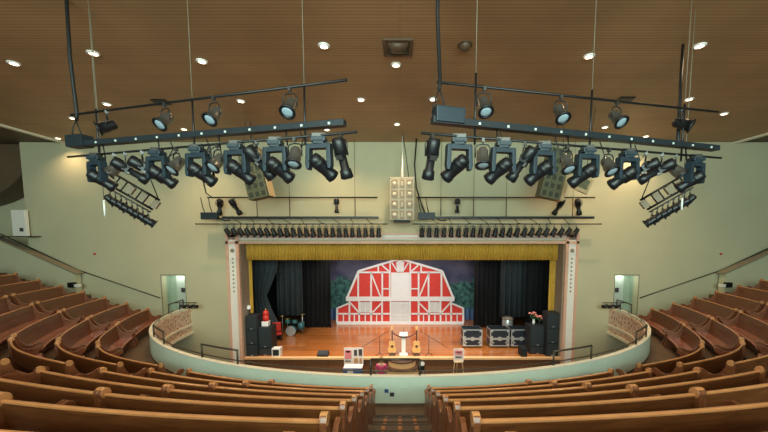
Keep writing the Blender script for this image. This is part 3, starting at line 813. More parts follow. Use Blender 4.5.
easel('wide easel sign with pink and dark pictures, left of the curved steps', 344, 363.5, 347.5, 365, 15.55,
      [(.22, .62, .34, .5, 'signpink'), (.22, .78, .22, .10, 'signwhite'), (.20, .25, .30, .06, 'signdark'), (.60, .72, .16, .34, 'signdark'), (.85, .74, .18, .36, 'signdark'), (.62, .28, .22, .26, 'signtan'), (.86, .26, .12, .30, 'signtan')])
easel('narrow white easel sign with pink heading, right of the curved steps', 453.5, 463.5, 348.5, 361, 15.55,
      [(.5, .70, .72, .34, 'signpink'), (.5, .72, .4, .08, 'signwhite'), (.5, .34, .62, .10, 'signdark')])
r = thing('display_table', 'small table with a blue and white cloth under the wide easel sign', 'table', (X(352.5, 14.9), 14.9, ZF))
wz = aty(352, 366, 14.9)[1] - ZF
bm = BM(); cbox(bm, 0, 0, wz - .03, .86, .5, .05); part('tabletop', bm, 'white', r)
for sx in (-1, 1):
    for sy in (-1, 1):
        bm = BM(); tube(bm, [(sx*.38, sy*.2, 0), (sx*.38, sy*.2, wz - .05)], .02, 8); part('leg', bm, 'black', r)
bm = BM(); cbox(bm, 0, -.265, wz - .28, .88, .012, .55); part('cloth', bm, 'blue', r)
bm = BM(); cbox(bm, -.1, -.275, wz - .25, .26, .012, .4); part('cloth_panel', bm, 'white', r)

# visitor in pink, seen over the balcony front
def skin_body(name, pts, edges, radii, m, parent, sub=1):
    me = bpy.data.meshes.new(name); me.from_pydata(pts, edges, []); me.materials.append(M[m])
    o = link(name, me, parent)
    o.modifiers.new('skin', 'SKIN')
    sl = me.skin_vertices[0]
    for i, rr in enumerate(radii): sl.data[i].radius = (rr, rr) if not isinstance(rr, tuple) else rr
    sl.data[0].use_root = True
    md = o.modifiers.new('sub', 'SUBSURF'); md.levels = sub; md.render_levels = sub
    return o
Yp = 14.6; xp = X(381, Yp)
pr = thing('person', 'person in a pink top standing before the stage, facing it', 'person', (xp, Yp, ZF))
pts = [(0, 0, .93), (0, 0, 1.10), (0, 0, 1.30), (0, 0, 1.44), (0, .01, 1.53),                                   # pelvis..neck
       (-.18, 0, 1.40), (-.24, .02, 1.14), (-.22, .12, .93), (-.215, .17, .86), (.18, 0, 1.40), (.24, .02, 1.14), (.22, .12, .93), (.215, .17, .86),
       (-.10, 0, .88), (-.11, .01, .48), (-.12, -.02, .08), (-.12, .10, .035), (.10, 0, .88), (.11, .01, .48), (.12, -.02, .08), (.12, .10, .035)]
edges = [(0,1),(1,2),(2,3),(3,4),(3,5),(5,6),(6,7),(7,8),(3,9),(9,10),(10,11),(11,12),(0,13),(13,14),(14,15),(15,16),(0,17),(17,18),(18,19),(19,20)]
rad = [(.15,.11),(.13,.10),(.16,.11),(.10,.08),.05,.06,.045,.035,.03,.06,.045,.035,.03,.095,.06,.045,.04,.095,.06,.045,.04]
body = skin_body('body', pts, edges, rad, 'skin', pr, 2)
def head(parent, z, y=.02):
    bm = BM(); bmesh.ops.create_uvsphere(bm, u_segments=20, v_segments=14, radius=1)
    for v in bm.verts:
        v.co = Vector((v.co.x*.075, v.co.y*.095, v.co.z*.115)); v.co += Vector((0, y, z))
        if v.co.y > y + .06 and abs(v.co.x) < .02 and abs(v.co.z - z + .01) < .03: v.co.y += .02
    for sx in (-1, 1):
        bmesh.ops.create_uvsphere(bm, u_segments=8, v_segments=6, radius=.022, matrix=Matrix.Translation((sx*.077, y, z)))
    for f in bm.faces: f.smooth = True
    h = part('head', bm, 'skin', parent)
    bm = BM(); bmesh.ops.create_uvsphere(bm, u_segments=20, v_segments=14, radius=1)
    for v in bm.verts:
        v.co = Vector((v.co.x*.092, v.co.y*.105 - .018, v.co.z*.125 + .018))
        if v.co.z < 0 : v.co.z *= 1.7
        if v.co.y > .035: v.co.y = .035 + (v.co.y - .035)*.2
        v.co += Vector((0, y, z))
    for f in bm.faces: f.smooth = True
    part('hair', bm, 'blond', h)
head(pr, 1.66)
tp = [(0, 0, .90), (0, 0, 1.10), (0, 0, 1.30), (0, 0, 1.43), (-.18, 0, 1.40), (-.235, .015, 1.18), (.18, 0, 1.40), (.235, .015, 1.18)]
skin_body('top', tp, [(0,1),(1,2),(2,3),(3,4),(4,5),(3,6),(6,7)], [(.175,.135),(.155,.125),(.185,.135),(.115,.10),.08,.065,.08,.065], 'pinkcloth', pr, 2)
tr = [(0, 0, .92), (-.10, 0, .86), (-.11, .01, .48), (-.12, -.02, .10), (.10, 0, .86), (.11, .01, .48), (.12, -.02, .10)]
skin_body('trousers', tr, [(0,1),(1,2),(2,3),(0,4),(4,5),(5,6)], [(.165,.125),.108,.075,.06,.108,.075,.06], 'denim', pr, 2)
# camera on a dark tripod and pale bag by the steps
Yt = 14.6
r = thing('tripod_camera', 'dark camera on a tripod with a white shade, right of the curved steps', 'camera', (X(421.5, Yt), Yt, ZF))
zt = aty(421, 367, Yt)[1] - ZF
for q in range(3):
    a = q*2*PI/3 + .5; bm = BM(); tube(bm, [(.35*math.cos(a), .35*math.sin(a), 0), (0, 0, zt - .1)], .018, 8); part('leg', bm, 'black', r)
bm = BM(); cbox(bm, 0, 0, zt, .30, .24, .24); part('body', bm, 'black', r, bevel=.02)
bm = BM(); tube(bm, [(.05, .1, zt + .16), (.05, -.12, zt + .20)], [.06, .10], 14); part('shade', bm, 'white', r)

# ------------------------------------------------------------------ rails of the balcony
def rail_pts(t0, t1, s, d, z, n): return [(*off(t, d, s), z) for t in lin(t0, t1, n)]
for s in (-1, 1):
    root = thing('balcony_rail', f'thin bronze rail following the {SIDE[s]} half of the balcony front', 'handrail', (s*5.5, 9.3, -3.57), group='balcony rails')
    org = (s*5.5, 9.3, -3.57)
    bm = BM(); tube(bm, rail_pts(0.0, 1.5, s, -.08, -3.47, 50), .020, 6); part('bar', bm, 'rail', root, org)
    for q in range(9):
        t = .06 + q*.175; p = off(t, -.08, s); bm = BM(); tube(bm, [(p[0], p[1], -3.575), (p[0], p[1], -3.47)], .014, 6); part('post', bm, 'rail', root, org)
def guard(label, pts, h, group='guard rails on the balcony front'):
    c = pts[len(pts)//2]; org = (c[0], c[1], -3.57)
    root = thing('guard_rail', label, 'guard rail', org, group=group)
    bm = BM(); tube(bm, [(p[0], p[1], -3.57 + h) for p in pts], .030, 8); part('top_bar', bm, 'rail', root, org)
    for p in (pts[0], pts[-1]):
        bm = BM(); tube(bm, [(p[0], p[1], -3.58), (p[0], p[1], -3.57 + h)], .026, 8); part('post', bm, 'rail', root, org)
guard('dark guard rail on the balcony front facing the centre aisle', [(-.74, 8.10, 0), (.50, 8.10, 0)], .44)
for s in (-1, 1):
    guard(f'dark guard rail on the balcony front facing the {SIDE[s]} stepped side aisle', [(*off(t, -.02, s), 0) for t in (lin(.44, .58, 6) if s < 0 else lin(.41, .55, 6))], .42)
    guard(f'small dark guard rail at the {SIDE[s]} bend of the balcony front', [(*off(t, -.02, s), 0) for t in lin(.82, .96, 5)], .45)
    guard(f'dark guard rail at the {SIDE[s]} end of the balcony beside the doorway', [(*off(t, -.02, s), 0) for t in lin(1.45, 1.60, 3)], .45)
# pole with small spots at each end of the balcony front
for s in (-1, 1):
    bx, by = off(1.56, -.05, s)
    root = thing('balcony_spot_bar', f'short bar of three black spots on the {SIDE[s]} end of the balcony front', 'lamp bar', (bx, by, -3.56), group='spot bars on the balcony ends')
    i = -s
    bm = BM(); tube(bm, [(0, 0, 0), (0, 0, .36)], .02, 8); part('post', bm, 'black', root)
    bm = BM(); tube(bm, [(-.30*i, .0, .36), (.85*i, .0, .36)], .02, 8); part('bar', bm, 'black', root)
    bm = BM(); tube(bm, [(-.1*i, .0, .10), (.75*i, .0, .10)], .018, 8); part('bar', bm, 'black', root)
    for q, u in enumerate((.12, .42, .70)):
        bm = BM(); tube(bm, [(u*i - .10*i, -.05, .24), (u*i + .12*i, .10, .14)], [.06, .085], 12); hd = part('spot_head', bm, 'black', root)
        bm = BM(); tube(bm, [(u*i, 0, .36), (u*i, 0, .22)], .014, 6); part('yoke', bm, 'black', hd)
# notices taped to the inner face of the balcony front, access hatch
def on_front(x, y, dd):
    # a point on the parapet's inner face seen at a pixel
    r = ray(x, y); lo, hi = 2., 14.
    for _ in range(60):
        m = (lo + hi)/2; X_ = r[0]/r[1]*m
        tt = math.asin(min(.999, abs(X_)/EA)); yy = EY - EB*math.cos(tt) - dd
        if m < yy: lo = m
        else: hi = m
    return (r[0]/r[1]*lo, lo, r[2]/r[1]*lo)
for x, y, w, h, m, lab in ((386.5, 391, .10, .09, 'notice', 'small blue notice stuck on the green balcony front'), (392, 394.5, .11, .10, 'signdark', 'small dark notice stuck low on the green balcony front')):
    p = on_front(x, y, .06); bm = BM(); cbox(bm, p[0], p[1] - .002, p[2], w, .012, h); solo('notice', bm, m, lab, 'notice', 'notices on the balcony front')
bm = BM(); p = on_front(403.5, 382.5, .055)
for a in (-1, 1):
    cbox(bm, p[0] + a*.12, p[1], p[2], .012, .016, .26); cbox(bm, p[0], p[1], p[2] + a*.13, .25, .016, .012)
solo('access_panel', bm, 'mint', 'faint square access panel frame on the green balcony front', 'panel')

# ------------------------------------------------------------------ wall fittings
for s in (-1, 1):
    a = aty(160 if s < 0 else 640, 298, YW - .09); b = aty(78 if s < 0 else 722, 270, YW - .09); c = aty(-6 if s < 0 else 806, 231, YW - .09)
    root = thing('wall_handrail', f'dark handrail climbing the stage wall on the {SIDE[s]}', 'handrail', (b[0], YW, b[1]), group='wall handrails'); org = (b[0], YW, b[1])
    bm = BM(); tube(bm, [(a[0], YW - .09, a[1]), (b[0], YW - .09, b[1]), (c[0], YW - .09, c[1])], .030, 8); part('bar', bm, 'rail', root, org)
    for q in range(5):
        u = q/4*.9 + .05; p = Vector(a).lerp(Vector(b), u*1.6) if u*1.6 < 1 else Vector(b).lerp(Vector(c), (u*1.6 - 1)/.6)
        bm = BM(); tube(bm, [(p.x, YW, p.y - .06), (p.x, YW - .09, p.y)], .015, 6); part('bracket', bm, 'rail', root, org)
    # solid sloping curb under the upper flight of the rail
    bm = BM()
    pr = [(b[0] + s*(-.15), b[1] - .16), (c[0], c[1] - .16), (c[0], -5.), (b[0] - s*.15, -5.)]
    xzprism(bm, pr, YW - .45, YW - .12)
    struct('wall_curb' if s < 0 else 'wall_curb.001', bm, 'wall')
    bm = BM()
    beam2(bm, (b[0] - s*.3, b[1] - .14), (c[0], c[1] - .12), .05, YW - .50, YW - .10)
    struct('trim_8' if s < 0 else 'trim_9', bm, 'cell')
    # little box light on the curb's foot
    xx = b[0] - s*.12
    r = thing('step_light', f'small black box light with white face at the foot of the {SIDE[s]} curb', 'light', (xx, YW - .56, b[1] - .78), group='step lights on the wall')
    bm = BM(); cbox(bm, 0, 0, .12, .26, .2, .24); part('body', bm, 'black', r, bevel=.015)
    bm = BM(); cbox(bm, -s*.28, 0, .09, .22, .16, .13); part('lamp_face', bm, 'white', r, bevel=.01)
    p = aty(94.5 if s < 0 else 721, 254, YW - .02)
    bm = BM(); lathe(bm, [(.055, 0), (.055, .03), (.02, .05)], 12, Matrix.Translation((p[0], YW, p[1])) @ Matrix.Rotation(PI/2, 4, 'X'))
    solo('alarm_button', bm, 'alarm', f'tiny red alarm button on the {SIDE[s]} part of the stage wall', 'alarm')
# shelf with a cream box high at the left end of the wall
p = aty(0, 236, YW - .2); q = aty(37, 236, YW - .2)
bm = BM(); box(bm, p[0] - 1, YW - .45, p[1] - .05, q[0], YW, p[1]); solo('wall_shelf', bm, 'brown', 'dark ledge projecting from the far left of the stage wall', 'shelf')
zsh = p[1]; p = aty(13.5, 236, YW - .25); q = aty(26, 210, YW - .25)
r = thing('cream_box', 'cream equipment box standing on the dark ledge at far left', 'box', ((p[0] + q[0])/2, YW - .22, zsh))
bm = BM(); cbox(bm, 0, 0, (q[1] - zsh)/2, (q[0] - p[0])*.9, .16, q[1] - zsh); part('body', bm, 'creamwhite', r, bevel=.01)
bm = BM(); cbox(bm, .12, -.085, .30, .17, .02, .17); part('port', bm, 'signdark', r)

# ------------------------------------------------------------------ ceiling fittings
DL = [(14,63),(93.5,53),(202,61),(324,45.5),(396,64.5),(589,56),(699.5,45.5),(107,104),(73,118),(241,101),(361,99.5),(397,124),(327,129.5),(184,129),(433,99),(605,127),(689,99),(724,113.5),(58,138),(646,136),(480,126),(520,123),(465,102),(539,94)]
DL = DL[:18] + [(58,138),(646,136)]
dl_me = None; LP = []
bm = BM(); lathe(bm, [(.085, -.03), (.13, -.03), (.135, -.01), (.135, 0)], 20, close=False); ring_me = mk('ring', bm, 'creamwhite')
bm = BM(); lathe(bm, [(.088, -.024), (.088, -.012)], 20); disc_me = mk('lamp_disc', bm, 'glow')
ys = sorted(DL, key=lambda p: p[0])
for i, (x, y) in enumerate(ys):
    X_, Y_ = atz(x, y, ZC)
    if Y_ > 15.8: Y_ = 15.6
    LP.append((X_, Y_))
    r = thing('downlight', f'round lit downlight in the board ceiling, {ORD[i+1]} from the left', 'ceiling light', (X_, Y_, ZC), group='ceiling downlights')
    link('ring', ring_me, r); link('lamp_disc', disc_me, r)
X_, Y_ = atz(398, 47, ZC)
r = thing('ceiling_vent', 'square brown pyramid vent in the middle of the ceiling', 'vent', (X_, Y_, ZC))
bm = BM()
for a, b in ((.34, .27), ):
    for sx in (-1, 1):
        cbox(bm, sx*.31, 0, -.02, .07, .69, .04); cbox(bm, 0, sx*.31, -.02, .55, .07, .04)
part('frame', bm, 'vent', r)
bm = BM(); lathe(bm, [(.36, -.03), (.02, -.12)], 4, Matrix.Rotation(PI/4, 4, 'Z')); part('diffuser', bm, 'vent', r)
X_, Y_ = atz(465, 45, ZC)
r = thing('ceiling_sensor', 'dark half dome on the ceiling right of the square vent', 'sensor', (X_, Y_, ZC))
bm = BM(); lathe(bm, [(.14, 0), (.14, -.03), (.10, -.10), (.03, -.13)], 18); part('dome', bm, 'vent', r)
bm = BM(); lathe(bm, [(.17, 0), (.17, -.02)], 18); part('ring', bm, 'brown', r)
for x, y, s in ((158, 99.5, -1), (628, 97, 1)):
    X_, Y_ = atz(x, y, ZC)
    r = thing('ceiling_hatch', f'dark hinged ceiling hatch hanging slightly open above the {SIDE[s]} upper pipe', 'hatch', (X_, Y_, ZC), group='ceiling hatches')
    bm = BM(); box(bm, -.24, -.02, -.03, .24, .30, 0); 
    bmesh.ops.rotate(bm, verts=bm.verts, matrix=Matrix.Rotation(-.14, 3, 'X')); part('flap', bm, 'black', r)
    bm = BM(); tube(bm, [(-.22, 0, -.02), (.22, 0, -.02)], .015, 6); part('hinge', bm, 'clamp', r)

# ------------------------------------------------------------------ lighting fixtures (shared meshes)
def build(fn, mats, bevel=0, name='m'):
    bm = BM(); fn(bm); return mk(name, bm, mats, bevel)
def par_me():
    d = {}
    def clamp(bm):
        cbox(bm, 0, 0, -.01, .05, .06, .07); tube(bm, [(0, 0, -.04), (0, 0, -.09)], .012, 6)
    def yoke(bm):
        pts = [(-.135, 0, -.32), (-.135, 0, -.16), (-.10, 0, -.10), (0, 0, -.085), (.10, 0, -.10), (.135, 0, -.16), (.135, 0, -.32)]
        tube(bm, pts, .012, 6)
    def can(bm):          # hangs along -z from the pivot
        lathe(bm, [(.03, .17), (.075, .165), (.10, .12), (.105, .0), (.115, -.02), (.115, -.15), (.125, -.15), (.125, -.17), (.10, -.17)], 18)
    def ring(bm):
        lathe(bm, [(.112, -.165), (.150, -.165), (.150, -.19), (.112, -.19), (.112, -.165)], 18, close=False)
    def lens(bm): lathe(bm, [(.105, -.172), (.09, -.182), (.04, -.187)], 18)
    d['clamp'] = build(clamp, 'clamp'); d['yoke'] = build(yoke, 'black')
    d['can'] = build(can, 'silver'); d['dark_can'] = build(can, 'black'); d['ring'] = build(ring, 'black'); d['lens'] = build(lens, 'lens'); d['dlens'] = build(lens, 'darklens')
    return d
PAR = par_me()
def par(label, loc, pan, tilt, dark=False, group=None, scale=1., name='par_lamp'):
    r = thing(name, label, 'stage light', loc, (0, 0, pan), group); r.scale = (scale,)*3
    link('clamp', PAR['clamp'], r); link('yoke', PAR['yoke'], r)
    b = link('can', PAR['dark_can' if dark else 'can'], r, (0, 0, -.31), (tilt, 0, 0))
    link('gel_frame', PAR['ring'], b); link('lens', PAR['dlens' if dark else 'lens'], b)
    return r
MH = {}
def _base(bm): cbox(bm, 0, 0, -.08, .25, .22, .08); cbox(bm, 0, 0, -.13, .18, .18, .05)
def _clamp(bm):
    cbox(bm, 0, 0, -.01, .24, .06, .09)
def _yoke(bm):
    box(bm, -.22, -.07, -.235, .22, .07, -.145)
    for sx in (-1, 1):
        xzprism(bm, [(sx*.155, -.16), (sx*.225, -.16), (sx*.24, -.50), (sx*.225, -.585), (sx*.18, -.585), (sx*.16, -.50)], -.075, .075)
def _disp(bm): cbox(bm, 0, -.12, -.08, .16, .012, .05)
def _headm(bm): lathe(bm, [(.05, .18), (.10, .165), (.118, .10), (.122, -.06), (.112, -.12), (.108, -.24), (.122, -.26), (.122, -.34), (.10, -.35)], 18)
def _fins(bm):
    lathe(bm, [(.12, -.02), (.126, -.012), (.126, .05), (.12, .06)], 18)
MH['base'] = build(_base, 'bluesteel', .015); MH['clamp'] = build(_clamp, 'clamp'); MH['yoke'] = build(_yoke, 'bluesteel', .014)
MH['disp'] = build(_disp, 'bluesteel'); MH['head'] = build(_headm, 'black'); MH['fins'] = build(_fins, 'black')
MH['lens'] = build(lambda bm: lathe(bm, [(.095, -.352), (.08, -.36), (.03, -.364)], 18), 'darklens')
def mover(label, loc, pan, tilt, group, sc=1., hp=0.):
    r = thing('moving_head', label, 'moving light', loc, (0, 0, 0), group); r.scale = (sc,)*3
    link('clamp', MH['clamp'], r); b = link('base', MH['base'], r); link('display', MH['disp'], b)
    y = link('yoke', MH['yoke'], r, rot=(0, 0, pan))
    h = link('head', MH['head'], r, (0, 0, -.49), Matrix.Rotation(pan, 3, 'Z').to_4x4().to_euler())
    h.rotation_euler = (Matrix.Rotation(hp, 3, 'Z') @ Matrix.Rotation(tilt, 3, 'X')).to_euler()
    link('heat_fins', MH['fins'], h); link('lens', MH['lens'], h)
    return r
PF = {}
PF['body'] = build(lambda bm: (lathe(bm, [(.05, .26), (.10, .25), (.115, .18), (.115, .02), (.085, -.03)], 16), cbox(bm, 0, 0, .0, .20, .14, .10)), 'black')
PF['barrel'] = build(lambda bm: lathe(bm, [(.075, -.02), (.075, -.26), (.10, -.28), (.115, -.42), (.10, -.43)], 16), 'black')
PF['lens'] = build(lambda bm: lathe(bm, [(.095, -.432), (.08, -.442), (.03, -.446)], 16), 'darklens')
PF['gate'] = build(lambda bm: cbox(bm, .0, -.07, -.06, .13, .04, .08), 'clamp')
def profile(label, loc, pan, tilt, group, sc=1.):
    r = thing('profile_spot', label, 'stage light', loc, (0, 0, pan), group); r.scale = (sc,)*3
    link('clamp', PAR['clamp'], r); link('yoke', PAR['yoke'], r)
    b = link('body', PF['body'], r, (0, 0, -.31), (tilt, 0, 0)); bb = link('barrel', PF['barrel'], r, (0, 0, -.31), (tilt, 0, 0))
    link('lens', PF['lens'], bb); link('shutter_gate', PF['gate'], b)
    return r

# ------------------------------------------------------------------ the two front-of-house rigs
def line(pa, pb, Yout):
    # a level bar seen from pixel pa (outer end, at depth Yout) to pixel pb (inner end)
    x, z = aty(*pa, Yout); r = ray(*pb); t = z / r[2]
    return Vector((x, Yout, z)), Vector((r[0]*t, r[1]*t, z))
def on(L, xp):
    a, b = L; lo, hi = -.2, 1.2
    f = lambda u: proj(*a.lerp(b, u))[0]
    inc = f(1) > f(0)
    for _ in range(50):
        m = (lo + hi)/2
        if (f(m) < xp) == inc: lo = m
        else: hi = m
    return a.lerp(b, lo)
RIG = {-1: dict(up=line((71, 115), (347, 80), 6.6), race=line((72, 145), (345, 123), 6.6), low=line((68, 157), (357, 132), 6.5)),
       1: dict(up=line((718, 112), (437, 82), 6.6), race=line((716, 148.5), (432, 120), 6.6), low=line((721, 158), (421, 133), 6.5))}
for s, R in RIG.items():
    for key, nm, rad in (('up', 'lighting_pipe', .021), ('low', 'lighting_pipe', .02)):
        a, b = R[key]; c = (a + b)/2
        bm = BM(); tube(bm, [a, b], rad, 10)
        solo(nm, bm, 'black', f'{"upper" if key == "up" else "lower"} black pipe of the {SIDE[s]} front lighting rig', 'pipe', 'pipes of the lighting rigs', origin=tuple(c))
    a, b = R['race']; c = (a + b)/2; d = (b - a); L = d.length; ang = math.atan2(d.y, d.x)
    root = thing('power_raceway', f'long dark power raceway with white sockets on the {SIDE[s]} front rig', 'raceway', tuple(c), (0, 0, ang), 'power raceways')
    H = .048
    bm = BM(); box(bm, -L/2, -.07, -H, L/2, .07, H); body = part('channel', bm, 'raceway', root, bevel=.008)
    for i in range(12):
        u = -L/2 + L*(i + .5)/12
        bm = BM(); yy = -.075 if s < 0 else .075
        cbox(bm, u, yy, -.01, .034, .012, .034); part('socket', bm, 'socket', root)
    u = -L/2 + .20 if s < 0 else L/2 - .26
    bm = BM(); cbox(bm, u, 0, .075 if s > 0 else .05, .42 if s < 0 else .46, .22, .22 if s > 0 else .22); part('junction_box', bm, 'bluesteel' if s > 0 else 'raceway', root, bevel=.02)
    for i in range(4):
        u = -L/2 + L*(i + .6)/4.4; bm = BM(); tube(bm, [(u, 0, -H), (u, .03, -.28)], .012, 6); part('drop_rod', bm, 'black', root)
def hang(L, xp, dz=0.): 
    p = on(L, xp); return (p.x, p.y, p.z + dz)
# moving heads
for s, xs in ((-1, (96, 157, 197, 236, 275.5, 319)), (1, (459, 503, 543.5, 587.5, 628, 696))):
    xs = xs if s < 0 else xs[::-1]
    for i, x in enumerate(xs):
        outer = i == 0
        mover(f'black moving head light with grey yoke, {ORD[i+1]} from the outer end of {SIDE[s]} rig', hang(RIG[s]['low'], x), s*.20 if not outer else s*.35, .95, 'moving heads on the front rigs', .86, s*.85)
# large can lamps on the upper pipes
for s, xs in ((-1, ((106.5, 2.2, 1.1), (164.5, 2.75, .75), (213.5, 2.8, .7), (289.5, 2.95, .62))), (1, ((683, -2.3, 1.1), (617, -2.75, .75), (561, -3.0, .6), (484.5, -3.0, .55)))):
    for i, (x, pan, tilt) in enumerate(xs):
        par(f'{"black" if i == 0 else "silver"} can lamp on the upper pipe of {SIDE[s]} rig, {ORD[i+1]} from its outer end', hang(RIG[s]['up'], x, -.02), pan, tilt, i == 0, 'can lamps on the upper pipes', .86)
# can lamps and profiles on the lower pipes
for s, xs in ((-1, ((114, 2.2, .8), (176, 2.6, .7), (217, 2.6, .7), (294.5, 3.0, .42))), (1, ((676, -2.3, .8), (609, -2.8, .6), (567, -2.9, .55), (483, 3.1, .35)))):
    for i, (x, pan, tilt) in enumerate(xs):
        par(f'silver can lamp between moving heads on lower pipe of {SIDE[s]} rig, {ORD[i+1]} from outside', hang(RIG[s]['low'], x, -.02), pan, tilt, False, 'can lamps on the lower pipes', .84)
for s, xs in ((-1, ((125, -.9, 1.0), (142, -1.0, 1.0), (256, -1.0, .72), (341, -.6, .35))), (1, ((662, .95, 1.05), (646, 1.0, 1.1), (525, 1.0, .65), (432, .5, .3)))):
    for i, (x, pan, tilt) in enumerate(xs):
        profile(f'black profile spot on lower pipe of {SIDE[s]} rig, {ORD[i+1]} from its outer end', hang(RIG[s]['low'], x, -.02), pan, tilt, 'profile spots on the lower pipes', .86)
# suspension lines
def cord(name, pts, r, m, label, cat='cable', group=None, seg=6):
    bm = BM(); tube(bm, pts, r, seg); return solo(name, bm, m, label, cat, group)
for s, xs in ((-1, (98.5, 194, 305)), (1, (682, 590, 475))):
    for i, x in enumerate(xs):
        p = on(RIG[s]['race'], x); u = on(RIG[s]['up'], x)
        root = thing('suspension_rod', f'pale wire and dark rod suspending the {SIDE[s]} rig, {ORD[i+1]} from its outer end', 'suspension rod', (p.x, p.y, p.z), group='suspension rods')
        bm = BM(); tube(bm, [(0, 0, -.30), (0, 0, u.z - p.z + .06)], .017, 8); part('rod', bm, 'black', root)
        bm = BM(); tube(bm, [(0, 0, u.z - p.z + .06), (0, 0, ZC - p.z)], .0065, 6); part('wire', bm, 'palecord', root)
    # thick power cable
    a = on(RIG[s]['race'], 78 if s < 0 else 439); b = on(RIG[s]['up'], 77 if s < 0 else 440)
    zt = ZC
    pts = [(b.x - .03, b.y, zt), (b.x - .05, b.y, (zt + b.z)/2), (b.x, b.y + .0, b.z), (a.x, a.y, a.z + .45)]
    cord('power_cable', pts, .03, 'cable', f'thick black power cable falling from the ceiling to the {SIDE[s]} raceway', group='thick power cables', seg=8)
    for e in (-1, 1):
        cord('cable_tail', [(a.x, a.y, a.z + .45), (a.x + e*.06, a.y - .02, a.z + .3), (a.x + e*.10, a.y, a.z + .12)], .012, 'cable', f'thin black cable tail splitting to the {"left" if e < 0 else "right"} into {SIDE[s]} raceway', group='cable tails')
p = aty(682, 60, 8.0); q = on(RIG[1]['race'], 680)
cord('power_cable', [(p[0], 8.0, ZC - .03), ((p[0] + q.x)/2 - .03, (8.0 + q.y)/2, (ZC + q.z)/2), (q.x, q.y + .05, q.z + .06)], .03, 'cable', 'thick black cable bundle dropping to the outer end of the right rig', seg=8)
# cables drooping between raceway and fixtures
for s in (-1, 1):
    xs = (170, 206, 250, 300) if s < 0 else (635, 600, 555, 500)
    for i, x in enumerate(xs):
        a = on(RIG[s]['race'], x); b = on(RIG[s]['low'], x + 9)
        cord('lamp_lead', [(a.x, a.y, a.z - .08), (a.x + .05, a.y, a.z - .2), ((a.x + b.x)/2, b.y - .03, b.z - .17), (b.x, b.y - .02, b.z - .05)], .010, 'cable',
             f'thin black lamp lead looping below the {SIDE[s]} raceway, {ORD[i+1]} from outside', group='lamp leads')
# pull cords with white handles
for s, x, y0, y1 in ((-1, 105, 200, 216), (1, 681.5, 198, 210)):
    Yh = 6.9; a = aty(x, y1, Yh); b = aty(x, y0, Yh); 
    r = thing('pull_cord', f'pale pull cord with a white handle hanging through the {SIDE[s]} rig', 'cord', (a[0], Yh, a[1]), group='pull cords')
    bm = BM(); tube(bm, [(0, 0, b[1] - a[1]), (0, 0, ZC - a[1])], .008, 6); part('cord', bm, 'palecord', r)
    bm = BM(); tube(bm, [(0, 0, 0), (0, 0, b[1] - a[1])], .018, 8); part('handle', bm, 'white', r)

# ------------------------------------------------------------------ tilted side ladders with lamps
def ladder(s):
    Yr = 8.2
    mx = lambda x: x if s < 0 else 800 - x
    a = Vector((aty(mx(110.5), 183, Yr)[0], Yr, aty(110.5, 183, Yr)[1])); b = Vector((aty(mx(145), 208, Yr)[0], Yr + .3, aty(145, 208, Yr + .3)[1]))
    c = (a + b)/2; d = (b - a).normalized(); up = Vector((0, 0, 1)); nrm_ = (up - d*up.dot(d)).normalized()
    root = thing('lamp_ladder', f'sloping black lamp ladder hung below the outer end of the {SIDE[s]} rig', 'lamp ladder', tuple(c), group='sloping lamp ladders')
    P = lambda u, v, w=0: d*u + nrm_*v + d.cross(nrm_)*w
    L = (b - a).length/2
    for v in (-.05, .24):
        bm = BM(); tube(bm, [P(-L, v), P(L, v)], .028, 8); part('rail', bm, 'black', root)
    for i in range(6):
        u = -L + (i + .5)*2*L/6; bm = BM(); tube(bm, [P(u, -.05), P(u, .24)], .018, 6); part('rung', bm, 'black', root)
    bm = BM(); tube(bm, [P(-L, -.13), P(L, -.13)], .02, 8); part('rail', bm, 'clamp', root)
    for i in range(3):
        u = -L*.2 + i*.30; bm = BM(); prism(bm, [(-.07, .0), (.07, .0), (.07, .2), (-.07, .2)], lambda p, q: P(u + p, q, -.06), lambda p, q: P(u + p, q, .06)); part('dimmer_box', bm, 'cell', root)
    for u in (-L*.9, L*.95):
        p = P(u, .24); bm = BM(); tube(bm, [p, (p.x, p.y - .3, RIG[s]['low'][0].z - c.z)], .013, 6); part('hanger', bm, 'black', root)
    for i in range(8):
        u = -L + (i + .5)*2*L/8; p = P(u, -.14) + c
        par(f'small black lamp under the {SIDE[s]} sloping ladder, {ORD[i+1]} from its upper end', tuple(p), -s*(-.8), .75 + .2*(i % 2), True, 'lamps under the sloping ladders', .80)
for s in (-1, 1): ladder(s)

